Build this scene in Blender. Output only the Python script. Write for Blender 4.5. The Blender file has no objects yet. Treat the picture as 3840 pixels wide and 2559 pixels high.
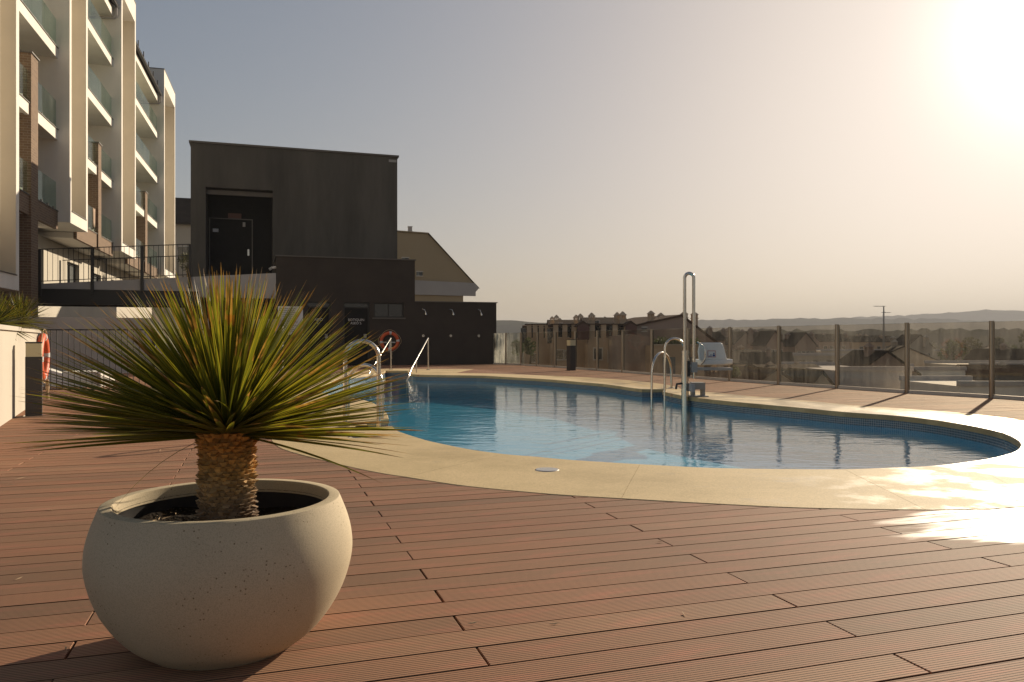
import bpy, bmesh, math, random
from mathutils import Vector, Matrix, Euler
R = math.radians
random.seed(7)
SC = bpy.context.scene
COL = SC.collection
F = 2950.0; H0 = 0.9           # focal length in photo pixels, eye height
# ------------------------------------------------------------------ camera
cam = bpy.data.cameras.new('camera'); camo = bpy.data.objects.new('camera', cam); COL.objects.link(camo)
cam.sensor_width = 36; cam.lens = 36*F/3840; cam.clip_start = .05; cam.clip_end = 20000
camo.location = (0, 0, H0); camo.rotation_euler = (R(90), 0, 0)
SC.camera = camo
# ------------------------------------------------------------------ sky, sun, exposure
SUN_AZ, SUN_EL = 35.4, 18.5     # azimuth to the right of the view axis, elevation
W = bpy.data.worlds.new('World'); SC.world = W; W.use_nodes = True
wn = W.node_tree.nodes; wl = W.node_tree.links
sky = wn.new('ShaderNodeTexSky'); sky.sky_type = 'NISHITA'; sky.sun_disc = False
sky.sun_elevation = R(SUN_EL); sky.sun_rotation = R(SUN_AZ)
sky.air_density = 1.0; sky.dust_density = 2.4; sky.ozone_density = 1.6; sky.altitude = 60
den = wn.new('ShaderNodeVectorMath'); den.operation = 'MULTIPLY_ADD'; den.inputs[1].default_value = (.1, .1, .1); den.inputs[2].default_value = (1, 1, 1)
div = wn.new('ShaderNodeVectorMath'); div.operation = 'DIVIDE'                      # soft shoulder: hazy, low-contrast sky
mx = wn.new('ShaderNodeMix'); mx.data_type = 'RGBA'; mx.blend_type = 'MULTIPLY'; mx.inputs[0].default_value = 1
mx.inputs[7].default_value = (1.16, 1.07, 1.02, 1)
bg = wn['Background']; bg.inputs[1].default_value = .0735
wl.new(sky.outputs[0], den.inputs[0]); wl.new(sky.outputs[0], div.inputs[0]); wl.new(den.outputs[0], div.inputs[1]); glw = wn.new('ShaderNodeVectorMath'); glw.operation = 'MULTIPLY_ADD'; glw.inputs[1].default_value = (.02, .02, .02); wl.new(sky.outputs[0], glw.inputs[0]); wl.new(div.outputs[0], glw.inputs[2]); tcw = wn.new('ShaderNodeTexCoord'); dt_ = wn.new('ShaderNodeVectorMath'); dt_.operation = 'DOT_PRODUCT'   # bright circumsolar haze
dt_.inputs[1].default_value = (math.sin(R(SUN_AZ))*math.cos(R(SUN_EL)), math.cos(R(SUN_AZ))*math.cos(R(SUN_EL)), math.sin(R(SUN_EL)))
mxz = wn.new('ShaderNodeMath'); mxz.operation = 'MAXIMUM'; mxz.inputs[1].default_value = 0; pwz = wn.new('ShaderNodeMath'); pwz.operation = 'POWER'; pwz.inputs[1].default_value = 250
aur = wn.new('ShaderNodeVectorMath'); aur.operation = 'MULTIPLY_ADD'; aur.inputs[1].default_value = (9.0, 8.2, 7.2)
wl.new(tcw.outputs['Generated'], dt_.inputs[0]); wl.new(dt_.outputs['Value'], mxz.inputs[0]); wl.new(mxz.outputs[0], pwz.inputs[0]); wl.new(pwz.outputs[0], aur.inputs[0]); wl.new(glw.outputs[0], aur.inputs[2]); wl.new(aur.outputs[0], mx.inputs[6]); wl.new(mx.outputs[2], bg.inputs[0])
sl = bpy.data.lights.new('sun', 'SUN'); sl.energy = 4.8; sl.angle = R(.53); sl.color = (1, .84, .62)
so = bpy.data.objects.new('sun', sl); COL.objects.link(so)
SV = Vector((math.sin(R(SUN_AZ))*math.cos(R(SUN_EL)), math.cos(R(SUN_AZ))*math.cos(R(SUN_EL)), math.sin(R(SUN_EL))))
so.rotation_euler = (-SV).to_track_quat('-Z', 'Y').to_euler(); so.location = SV*60
SC.view_settings.view_transform = 'Standard'; SC.view_settings.look = 'None'
SC.view_settings.gamma = 1; SC.view_settings.exposure = .55; SC.view_settings.use_curve_mapping = False
SC.cycles.max_bounces = 10; SC.cycles.transparent_max_bounces = 24; SC.cycles.volume_bounces = 0
SC.cycles.caustics_reflective = False; SC.cycles.caustics_refractive = False
SC.cycles.sample_clamp_indirect = 6
# ------------------------------------------------------------------ geometry helpers
TH = R(18.0)                                   # direction of the deck boards and the pool house
EU = Vector((math.cos(TH), math.sin(TH), 0)); EV = Vector((-math.sin(TH), math.cos(TH), 0))
def uv(u, v, z=0): return EU*u + EV*v + Vector((0, 0, z))
def touv(p): return (p[0]*EU.x + p[1]*EU.y, p[0]*EV.x + p[1]*EV.y)
def px(x, y, z): return Vector(((x-1920)/F*z, z, H0+(1280-y)/F*z))
def gp(x, y, h=0.0):
    z = (H0-h)*F/(y-1280); return Vector(((x-1920)/F*z, z, h))
def onv(x, v):                                 # u on the plane v seen at photo column x
    t = (x-1920)/F; z = v/(EV.y + t*EV.x); return t*z*EU.x + z*EU.y
def zon(x, y, v):                              # height on the plane v seen at photo pixel
    t = (x-1920)/F; z = v/(EV.y + t*EV.x); return H0+(1280-y)/F*z

class MB:
    def __init__(s): s.v = []; s.f = []; s.uvs = {}; s.var = {}
    def add(s, vs, fs, var=None):
        b = len(s.v); s.v += [tuple(p) for p in vs]
        for f in fs:
            if var is not None: s.var[len(s.f)] = var
            s.f.append([b+i for i in f])
        return s
    def box(s, lo, hi, M=None, var=None):
        (a, b, c), (d, e, f) = lo, hi
        vs = [Vector(p) for p in ((a,b,c),(d,b,c),(d,e,c),(a,e,c),(a,b,f),(d,b,f),(d,e,f),(a,e,f))]
        if M is not None: vs = [M @ p for p in vs]
        return s.add(vs, [(0,3,2,1),(4,5,6,7),(0,1,5,4),(1,2,6,5),(2,3,7,6),(3,0,4,7)], var)
    def frus(s, lo, hi, k, M=None):             # box whose top is scaled by k
        (a, b, c), (d, e, f) = lo, hi; mx_, my = (a+d)/2, (b+e)/2
        q = lambda x, m: m+(x-m)*k
        vs = [Vector(p) for p in ((a,b,c),(d,b,c),(d,e,c),(a,e,c),(q(a,mx_),q(b,my),f),(q(d,mx_),q(b,my),f),(q(d,mx_),q(e,my),f),(q(a,mx_),q(e,my),f))]
        if M is not None: vs = [M @ p for p in vs]
        return s.add(vs, [(0,3,2,1),(4,5,6,7),(0,1,5,4),(1,2,6,5),(2,3,7,6),(3,0,4,7)])
    def prism(s, poly, d):                       # planar polygon (3D points) extruded by vector d
        n = len(poly); poly = [Vector(p) for p in poly]; d = Vector(d)
        s.add(poly + [p+d for p in poly], [list(range(n))[::-1], list(range(n, 2*n))] + [(i, (i+1) % n, n+(i+1) % n, n+i) for i in range(n)])
        return s
    def tube(s, pts, r, n=10, caps=True, rad=None):
        pts = [Vector(p) for p in pts]; b = len(s.v); t0 = (pts[1]-pts[0]).normalized()
        a = Vector((0, 0, 1)) if abs(t0.z) < .9 else Vector((1, 0, 0))
        nx = t0.cross(a).normalized()
        for i, p in enumerate(pts):
            t = (pts[min(i+1, len(pts)-1)]-pts[max(i-1, 0)]).normalized()
            nx = (nx - t*nx.dot(t)).normalized(); ny = t.cross(nx); rr = rad[i] if rad else r
            s.v += [tuple(p+(nx*math.cos(2*math.pi*k/n)+ny*math.sin(2*math.pi*k/n))*rr) for k in range(n)]
        for i in range(len(pts)-1):
            for k in range(n):
                s.f.append([b+i*n+k, b+i*n+(k+1) % n, b+(i+1)*n+(k+1) % n, b+(i+1)*n+k])
        if caps: s.f.append([b+k for k in range(n)][::-1]); s.f.append([b+(len(pts)-1)*n+k for k in range(n)])
        return s
    def lathe(s, prof, n=48, c=(0, 0, 0), close=False):
        b = len(s.v); m = len(prof)
        for k in range(n):
            a = 2*math.pi*k/n
            s.v += [(c[0]+r*math.cos(a), c[1]+r*math.sin(a), c[2]+z) for r, z in prof]
        for k in range(n):
            for i in range(m if close else m-1):
                s.f.append([b+k*m+i, b+((k+1) % n)*m+i, b+((k+1) % n)*m+(i+1) % m, b+k*m+(i+1) % m])
        return s
    def mesh(s, name, smooth=False, ang=35):
        me = bpy.data.meshes.new(name); me.from_pydata(s.v, [], s.f); me.update()
        if s.var:
            at = me.attributes.new('var', 'FLOAT', 'FACE')
            at.data.foreach_set('value', [s.var.get(i, .5) for i in range(len(s.f))])
        if smooth:
            me.polygons.foreach_set('use_smooth', [True]*len(me.polygons)); me.set_sharp_from_angle(angle=R(ang))
        return me

def link(name, me, mat, parent=None):
    if isinstance(me, MB): me = me.mesh(name)
    o = bpy.data.objects.new(name, me); COL.objects.link(o)
    if mat is not None and len(me.materials) == 0: me.materials.append(mat)
    if parent is not None: o.parent = parent
    return o
def obj(name, mb, mat, parent=None, smooth=False, ang=35, label=None):
    o = link(name, mb.mesh(name, smooth, ang), mat, parent)
    if label: o['label'] = label
    return o
def tag(o, label, cat, group=None):
    o['label'] = label; o['category'] = cat
    if group: o['group'] = group
    return o
def thing(name, label, cat, group=None, loc=(0, 0, 0)):
    o = bpy.data.objects.new(name, None); COL.objects.link(o); o.location = loc; o.empty_display_size = .1
    return tag(o, label, cat, group)
def struct(o, kind='structure'): o['kind'] = kind; return o
def text(body, size, M, mat, parent, name='lettering', depth=.001):
    c = bpy.data.curves.new(name, 'FONT'); c.body = body; c.size = size; c.extrude = depth
    c.align_x = 'CENTER'; c.align_y = 'CENTER'; c.materials.append(mat)
    tmp = bpy.data.objects.new('tmp', c); me = bpy.data.meshes.new_from_object(tmp); bpy.data.objects.remove(tmp)
    o = link(name, me, mat, parent); o.matrix_world = M
    return o
def frame(o, x, z=None):                        # matrix with local x axis along x, local y axis along z
    x = Vector(x).normalized(); z = Vector(z or (0, 0, 1)).normalized(); n = x.cross(z)
    return Matrix(((x.x, z.x, n.x, o[0]), (x.y, z.y, n.y, o[1]), (x.z, z.z, n.z, o[2]), (0, 0, 0, 1)))
MUV = Matrix(((EU.x, EV.x, 0, 0), (EU.y, EV.y, 0, 0), (0, 0, 1, 0), (0, 0, 0, 1)))
# ------------------------------------------------------------------ materials
def mat(name):
    m = bpy.data.materials.new(name); m.use_nodes = True
    return m, m.node_tree.nodes, m.node_tree.links, m.node_tree.nodes['Principled BSDF']
def N(nt, t, **kw):
    n = nt.new(t)
    for k, v in kw.items():
        if k in n.inputs: n.inputs[k].default_value = v
        else: setattr(n, k, v)
    return n
def ramp(nt, *stops, interp='LINEAR'):
    r = nt.new('ShaderNodeValToRGB'); e = r.color_ramp.elements; r.color_ramp.interpolation = interp
    for i, (p, c) in enumerate(stops):
        el = e[i] if i < 2 else e.new(p)
        el.position = p; el.color = (c[0], c[1], c[2], 1) if not isinstance(c, (int, float)) else (c, c, c, 1)
    return r
def rgb(c): return (c[0], c[1], c[2], 1)
def plaster(name, c1, c2=None, rough=.85, scale=1.2, bump=.15, fine=90, streak=0.0, spec=.1, metal=0.0):
    c2 = c2 or tuple(x*.82 for x in c1)
    m, n, l, p = mat(name); tc = N(n, 'ShaderNodeTexCoord')
    mp = N(n, 'ShaderNodeMapping'); l.new(tc.outputs['Object'], mp.inputs[0])
    if streak: mp.inputs['Scale'].default_value = (1, 1, streak)
    a = N(n, 'ShaderNodeTexNoise', Scale=scale, Detail=6.0, Roughness=.62); l.new(mp.outputs[0], a.inputs[0])
    cr = ramp(n, (.36, c1), (.68, c2)); l.new(a.outputs[0], cr.inputs[0]); l.new(cr.outputs[0], p.inputs['Base Color'])
    b = N(n, 'ShaderNodeTexNoise', Scale=fine, Detail=3.0); l.new(tc.outputs['Object'], b.inputs[0])
    bu = N(n, 'ShaderNodeBump', Strength=bump, Distance=.01); l.new(b.outputs[0], bu.inputs['Height']); l.new(bu.outputs[0], p.inputs['Normal'])
    p.inputs['Roughness'].default_value = rough; p.inputs['Specular IOR Level'].default_value = spec; p.inputs['Metallic'].default_value = metal
    return m
def simple(name, c, rough=.6, metal=0.0, spec=.4): return plaster(name, c, tuple(x*.9 for x in c), rough, 3, .04, 60, 0, spec, metal)

M_white = plaster('white render', (.80, .77, .71), (.72, .68, .62), streak=.35)
M_wall = plaster('cream wall paint', (.54, .50, .43), (.48, .44, .38), scale=.8, streak=.4)
M_niche = plaster('taupe render', (.66, .58, .46), (.60, .53, .42), scale=.6)
M_dark = plaster('dark grey render', (.098, .092, .084), (.056, .053, .050), scale=.9, streak=.18, bump=.25, rough=.9, spec=.15)
M_dark2 = plaster('brown black render', (.050, .041, .036), (.040, .033, .030), scale=1.5, bump=.3, rough=.9, spec=.15)
M_black = simple('black metal', (.012, .012, .013), .5)
M_door = plaster('black door paint', (.008, .008, .009), (.012, .012, .013), rough=.7, scale=4, spec=.1)
M_trim = simple('grey trim', (.11, .10, .09), .6)
M_steel = simple('stainless steel', (.62, .58, .52), .22, 1.0)
M_plastic = simple('white plastic', (.78, .76, .72), .4)
M_greyp = simple('grey plastic', (.30, .29, .28), .5)
M_orange = simple('orange ring cover', (.62, .10, .03), .5)
M_rope = simple('rope', (.50, .36, .22), .9)
M_lampbody = simple('anthracite paint', (.045, .042, .042), .5)
M_lampglass = simple('opal diffuser', (.62, .56, .36), .5)
M_text = simple('white lettering', (.55, .55, .55), .7)
M_red = simple('red paint', (.45, .06, .04), .6)
M_blue = simple('blue print', (.03, .07, .25), .6)
M_win = simple('dark window', (.015, .017, .02), .08, 0, .6)
M_winlit = simple('curtained window', (.16, .17, .17), .15, 0, .6)
M_frame = simple('dark frame', (.025, .023, .022), .5)
M_wframe = simple('pale window frame', (.55, .50, .44), .6)
M_soil = plaster('potting soil', (.030, .022, .016), (.012, .009, .007), scale=30, bump=1.0, fine=60, rough=1)
M_house = plaster('tan house render', (.48, .36, .25), (.42, .32, .22), scale=.4)
M_house2 = plaster('cream house render', (.46, .40, .32), (.40, .34, .27), scale=.4)
M_mauve = plaster('mauve gable render', (.30, .225, .185), (.26, .20, .165), scale=.3)
M_sofgrey = plaster('grey band', (.40, .38, .38), (.36, .34, .34), scale=.6)
M_tan = plaster('olive gable render', (.36, .285, .19), (.33, .265, .175), scale=.3)
M_shade = plaster('shade-toned boundary wall', (.36, .35, .35), (.30, .29, .29), scale=.6, streak=.4)  # shade on a white wall, put into this grey base colour
M_leafdk = None

def roofmat(name, c1, c2, freq=4.5):
    m, n, l, p = mat(name); tc = N(n, 'ShaderNodeTexCoord')
    w = N(n, 'ShaderNodeTexWave', Scale=freq, Distortion=.4, Detail=1.0); w.bands_direction = 'X'; l.new(tc.outputs['UV'], w.inputs[0])
    v = N(n, 'ShaderNodeTexNoise', Scale=1.3, Detail=5.0); l.new(tc.outputs['Object'], v.inputs[0])
    cr = ramp(n, (.3, c1), (.7, c2)); l.new(v.outputs[0], cr.inputs[0])
    mm = N(n, 'ShaderNodeMix', data_type='RGBA', blend_type='MULTIPLY'); mm.inputs[0].default_value = .55
    l.new(cr.outputs[0], mm.inputs[6]); l.new(w.outputs[0], mm.inputs[7]); l.new(mm.outputs[2], p.inputs['Base Color'])
    bu = N(n, 'ShaderNodeBump', Strength=.9, Distance=.06); l.new(w.outputs[1], bu.inputs['Height']); l.new(bu.outputs[0], p.inputs['Normal'])
    p.inputs['Roughness'].default_value = .95; p.inputs['Specular IOR Level'].default_value = .05
    return m
M_roof = roofmat('brown roof tiles', (.16, .085, .05), (.10, .055, .035))
M_roofdk = roofmat('dark roof tiles', (.075, .055, .045), (.05, .038, .03))

def brickmat(name, c1, c2, mortar):
    m, n, l, p = mat(name); tc = N(n, 'ShaderNodeTexCoord')
    b = N(n, 'ShaderNodeTexBrick', Scale=1.0); b.inputs['Color1'].default_value = rgb(c1); b.inputs['Color2'].default_value = rgb(c2)
    b.inputs['Mortar'].default_value = rgb(mortar); b.inputs['Brick Width'].default_value = .25; b.inputs['Row Height'].default_value = .082
    b.inputs['Mortar Size'].default_value = .009
    l.new(tc.outputs['UV'], b.inputs[0]); l.new(b.outputs[0], p.inputs['Base Color'])
    bu = N(n, 'ShaderNodeBump', Strength=.8, Distance=.01); bu.invert = True; l.new(b.outputs[1], bu.inputs['Height']); l.new(bu.outputs[0], p.inputs['Normal'])
    p.inputs['Roughness'].default_value = .85
    return m
M_brick = brickmat('brown brick', (.20, .125, .075), (.15, .09, .055), (.26, .20, .14))
def boxuv(me):                                   # metric box projection
    u = me.uv_layers.new(name='UVMap')
    for pl in me.polygons:
        n = pl.normal
        for li in pl.loop_indices:
            co = me.vertices[me.loops[li].vertex_index].co
            if abs(n.z) > .7: u.data[li].uv = (co.x, co.y)
            else:
                t = Vector((-n.y, n.x, 0)).normalized(); u.data[li].uv = (co.dot(t), co.z/max(.3, math.sqrt(1-n.z*n.z)))
    return me

# decking: grooved composite boards, wet patch at the near right
WET = gp(3840, 1955)
def deckmat():
    m, n, l, p = mat('composite decking'); tc = N(n, 'ShaderNodeTexCoord'); ge = N(n, 'ShaderNodeNewGeometry')
    at = N(n, 'ShaderNodeAttribute', attribute_name='var')
    sx = N(n, 'ShaderNodeSeparateXYZ'); l.new(tc.outputs['Object'], sx.inputs[0])
    mu = N(n, 'ShaderNodeMath', operation='MULTIPLY'); mu.inputs[1].default_value = 2*math.pi/.0122; l.new(sx.outputs[1], mu.inputs[0])
    sn = N(n, 'ShaderNodeMath', operation='COSINE'); l.new(mu.outputs[0], sn.inputs[0])
    gr = ramp(n, (.04, 0), (.40, 1)); hf = N(n, 'ShaderNodeMath', operation='MULTIPLY_ADD'); hf.inputs[1].default_value = .5; hf.inputs[2].default_value = .5
    l.new(sn.outputs[0], hf.inputs[0]); l.new(hf.outputs[0], gr.inputs[0])
    mp = N(n, 'ShaderNodeMapping'); mp.inputs['Scale'].default_value = (1.6, 9, 1); l.new(tc.outputs['Object'], mp.inputs[0])
    ns = N(n, 'ShaderNodeTexNoise', Scale=1.6, Detail=6.0, Roughness=.65); l.new(mp.outputs[0], ns.inputs[0])
    base = ramp(n, (.33, (.345, .175, .10)), (.5, (.31, .168, .098)), (.68, (.40, .18, .11))); l.new(ns.outputs[0], base.inputs[0])
    pv = ramp(n, (0, (.80, .86, .88)), (.35, (1.0, 1.0, 1.0)), (.7, (1.06, .98, .96)), (1, (1.12, 1.16, 1.16))); l.new(at.outputs['Fac'], pv.inputs[0])
    m1 = N(n, 'ShaderNodeMix', data_type='RGBA', blend_type='MULTIPLY'); m1.inputs[0].default_value = 1; l.new(base.outputs[0], m1.inputs[6]); l.new(pv.outputs[0], m1.inputs[7])
    st = N(n, 'ShaderNodeTexNoise', Scale=.55, Detail=5.0); l.new(ge.outputs['Position'], st.inputs[0])
    sr = ramp(n, (.35, (.86, .86, .88)), (.65, (1.08, 1.06, 1.02))); l.new(st.outputs[0], sr.inputs[0])
    m2 = N(n, 'ShaderNodeMix', data_type='RGBA', blend_type='MULTIPLY'); m2.inputs[0].default_value = 1; l.new(m1.outputs[2], m2.inputs[6]); l.new(sr.outputs[0], m2.inputs[7])
    gd = ramp(n, (0, .22), (1, 1.07)); l.new(gr.outputs[0], gd.inputs[0])
    m3 = N(n, 'ShaderNodeMix', data_type='RGBA', blend_type='MULTIPLY'); m3.inputs[0].default_value = 1; l.new(m2.outputs[2], m3.inputs[6]); l.new(gd.outputs[0], m3.inputs[7])
    # wet spill
    sub = N(n, 'ShaderNodeVectorMath', operation='SUBTRACT'); sub.inputs[1].default_value = WET; l.new(ge.outputs['Position'], sub.inputs[0])
    rot = N(n, 'ShaderNodeVectorRotate', rotation_type='Z_AXIS'); rot.inputs['Angle'].default_value = -TH; l.new(sub.outputs[0], rot.inputs[0])
    sc = N(n, 'ShaderNodeVectorMath', operation='MULTIPLY'); sc.inputs[1].default_value = (.9, 1.9, 1); l.new(rot.outputs[0], sc.inputs[0])
    wnz = N(n, 'ShaderNodeTexNoise', Scale=5.0, Detail=3.0); mpw = N(n, 'ShaderNodeMapping'); mpw.inputs['Scale'].default_value = (.35, 1.5, 1); l.new(rot.outputs[0], mpw.inputs[0]); l.new(mpw.outputs[0], wnz.inputs[0])
    ln = N(n, 'ShaderNodeVectorMath', operation='LENGTH'); l.new(sc.outputs[0], ln.inputs[0])
    ad = N(n, 'ShaderNodeMath', operation='ADD'); l.new(ln.outputs['Value'], ad.inputs[0]); l.new(wnz.outputs[0], ad.inputs[1])
    wr = ramp(n, (.46, 1), (.60, 0)); hv = N(n, 'ShaderNodeMath', operation='MULTIPLY'); hv.inputs[1].default_value = .5; l.new(ad.outputs[0], hv.inputs[0]); l.new(hv.outputs[0], wr.inputs[0])
    m4 = N(n, 'ShaderNodeMix', data_type='RGBA', blend_type='MULTIPLY'); l.new(wr.outputs[0], m4.inputs[0]); l.new(m3.outputs[2], m4.inputs[6]); m4.inputs[7].default_value = (.5, .5, .5, 1)
    l.new(m4.outputs[2], p.inputs['Base Color'])
    rr = N(n, 'ShaderNodeMapRange'); rr.inputs[3].default_value = .78; rr.inputs[4].default_value = .27; l.new(wr.outputs[0], rr.inputs[0]); l.new(rr.outputs[0], p.inputs['Roughness'])
    bs = N(n, 'ShaderNodeMapRange'); bs.inputs[3].default_value = .42; bs.inputs[4].default_value = .04; l.new(wr.outputs[0], bs.inputs[0])
    hg = N(n, 'ShaderNodeTexNoise', Scale=160.0, Detail=2.0); l.new(tc.outputs['Object'], hg.inputs[0])
    ha = N(n, 'ShaderNodeMath', operation='MULTIPLY_ADD'); ha.inputs[1].default_value = .25; l.new(hg.outputs[0], ha.inputs[0]); l.new(gr.outputs[0], ha.inputs[2])
    bu = N(n, 'ShaderNodeBump', Distance=.002); l.new(bs.outputs[0], bu.inputs['Strength']); l.new(ha.outputs[0], bu.inputs['Height']); l.new(bu.outputs[0], p.inputs['Normal'])
    p.inputs['Specular IOR Level'].default_value = .22
    return m
M_deck = deckmat()
def copingmat():
    m, n, l, p = mat('cast stone coping'); ge = N(n, 'ShaderNodeNewGeometry')
    a = N(n, 'ShaderNodeTexNoise', Scale=1.1, Detail=7.0, Roughness=.65); l.new(ge.outputs['Position'], a.inputs[0])
    cr = ramp(n, (.28, (.66, .50, .275)), (.5, (.575, .435, .23)), (.72, (.44, .325, .165))); l.new(a.outputs[0], cr.inputs[0])
    sp = N(n, 'ShaderNodeTexNoise', Scale=140.0, Detail=3.0); l.new(ge.outputs['Position'], sp.inputs[0])
    sr = ramp(n, (.35, .78), (.6, 1.06)); l.new(sp.outputs[0], sr.inputs[0])
    m1 = N(n, 'ShaderNodeMix', data_type='RGBA', blend_type='MULTIPLY'); m1.inputs[0].default_value = 1; l.new(cr.outputs[0], m1.inputs[6]); l.new(sr.outputs[0], m1.inputs[7])
    # splash water: low-roughness patches along the pool edge, most at the right end
    wn_ = N(n, 'ShaderNodeTexNoise', Scale=2.1, Detail=6.0, Roughness=.6); l.new(ge.outputs['Position'], wn_.inputs[0])
    sx = N(n, 'ShaderNodeSeparateXYZ'); l.new(ge.outputs['Position'], sx.inputs[0])
    xr = N(n, 'ShaderNodeMapRange'); xr.inputs[1].default_value = .6; xr.inputs[2].default_value = 4.0; xr.inputs[3].default_value = -.12; xr.inputs[4].default_value = .13; l.new(sx.outputs[0], xr.inputs[0])
    ad = N(n, 'ShaderNodeMath', operation='ADD'); l.new(wn_.outputs[0], ad.inputs[0]); l.new(xr.outputs[0], ad.inputs[1])
    wr = ramp(n, (.50, 0), (.58, .55), (.66, 1)); l.new(ad.outputs[0], wr.inputs[0])
    m2 = N(n, 'ShaderNodeMix', data_type='RGBA', blend_type='MULTIPLY'); l.new(wr.outputs[0], m2.inputs[0]); l.new(m1.outputs[2], m2.inputs[6]); m2.inputs[7].default_value = (.72, .70, .66, 1)
    l.new(m2.outputs[2], p.inputs['Base Color'])
    rr = N(n, 'ShaderNodeMapRange'); rr.inputs[3].default_value = .75; rr.inputs[4].default_value = .36; l.new(wr.outputs[0], rr.inputs[0]); l.new(rr.outputs[0], p.inputs['Roughness'])
    bu = N(n, 'ShaderNodeBump', Strength=.35, Distance=.004); l.new(sp.outputs[0], bu.inputs['Height']); l.new(bu.outputs[0], p.inputs['Normal'])
    p.inputs['Specular IOR Level'].default_value = .3
    return m
M_coping = copingmat()
def tilemat():
    m, n, l, p = mat('blue pool mosaic'); tc = N(n, 'ShaderNodeTexCoord'); ge = N(n, 'ShaderNodeNewGeometry')
    b = N(n, 'ShaderNodeTexBrick', offset=0.0); b.inputs['Scale'].default_value = 1; b.inputs['Brick Width'].default_value = .027; b.inputs['Row Height'].default_value = .027
    b.inputs['Mortar Size'].default_value = .0028; b.inputs['Mortar'].default_value = (.34, .36, .37, 1); b.inputs['Color1'].default_value = (.025, .065, .10, 1); b.inputs['Color2'].default_value = (.045, .12, .18, 1)
    l.new(tc.outputs['UV'], b.inputs[0]); l.new(b.outputs[0], p.inputs['Base Color']); p.inputs['Roughness'].default_value = .25
    return m
M_tile = tilemat()
M_floor = plaster('pool floor mosaic', (.17, .50, .66), (.14, .44, .61), scale=.6, bump=.05, rough=.4)
def watermat():
    m, n, l, p = mat('pool water'); n.remove(p); out = n['Material Output']; ge = N(n, 'ShaderNodeNewGeometry')
    mp = N(n, 'ShaderNodeMapping'); mp.inputs['Rotation'].default_value = (0, 0, R(25)); mp.inputs['Scale'].default_value = (1, 1.7, 1); l.new(ge.outputs['Position'], mp.inputs[0])
    a = N(n, 'ShaderNodeTexNoise', Scale=5.0, Detail=3.0, Roughness=.55, Distortion=.4); l.new(mp.outputs[0], a.inputs[0])
    c = N(n, 'ShaderNodeTexNoise', Scale=1.3, Detail=2.0, Distortion=.3); l.new(mp.outputs[0], c.inputs[0])
    ad = N(n, 'ShaderNodeMath', operation='MULTIPLY_ADD'); ad.inputs[1].default_value = 1.6; l.new(c.outputs[0], ad.inputs[0]); l.new(a.outputs[0], ad.inputs[2])
    bu = N(n, 'ShaderNodeBump', Strength=.13, Distance=.035); l.new(ad.outputs[0], bu.inputs['Height'])
    tr = N(n, 'ShaderNodeBsdfTransparent'); tr.inputs[0].default_value = (.60, .90, .97, 1)
    gl = N(n, 'ShaderNodeBsdfGlossy', Roughness=.02); gl.inputs['Color'].default_value = (.95, .97, 1, 1); l.new(bu.outputs[0], gl.inputs['Normal'])
    lw = N(n, 'ShaderNodeLayerWeight'); l.new(bu.outputs[0], lw.inputs['Normal']); pw = N(n, 'ShaderNodeMath', operation='POWER'); pw.inputs[1].default_value = 5; l.new(lw.outputs['Facing'], pw.inputs[0])
    fr = N(n, 'ShaderNodeMath', operation='MULTIPLY_ADD'); fr.inputs[1].default_value = .98; fr.inputs[2].default_value = .02; l.new(pw.outputs[0], fr.inputs[0])
    mi = N(n, 'ShaderNodeMixShader'); l.new(fr.outputs[0], mi.inputs[0]); l.new(tr.outputs[0], mi.inputs[1]); l.new(gl.outputs[0], mi.inputs[2]); l.new(mi.outputs[0], out.inputs[0])
    return m
M_water = watermat()
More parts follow.
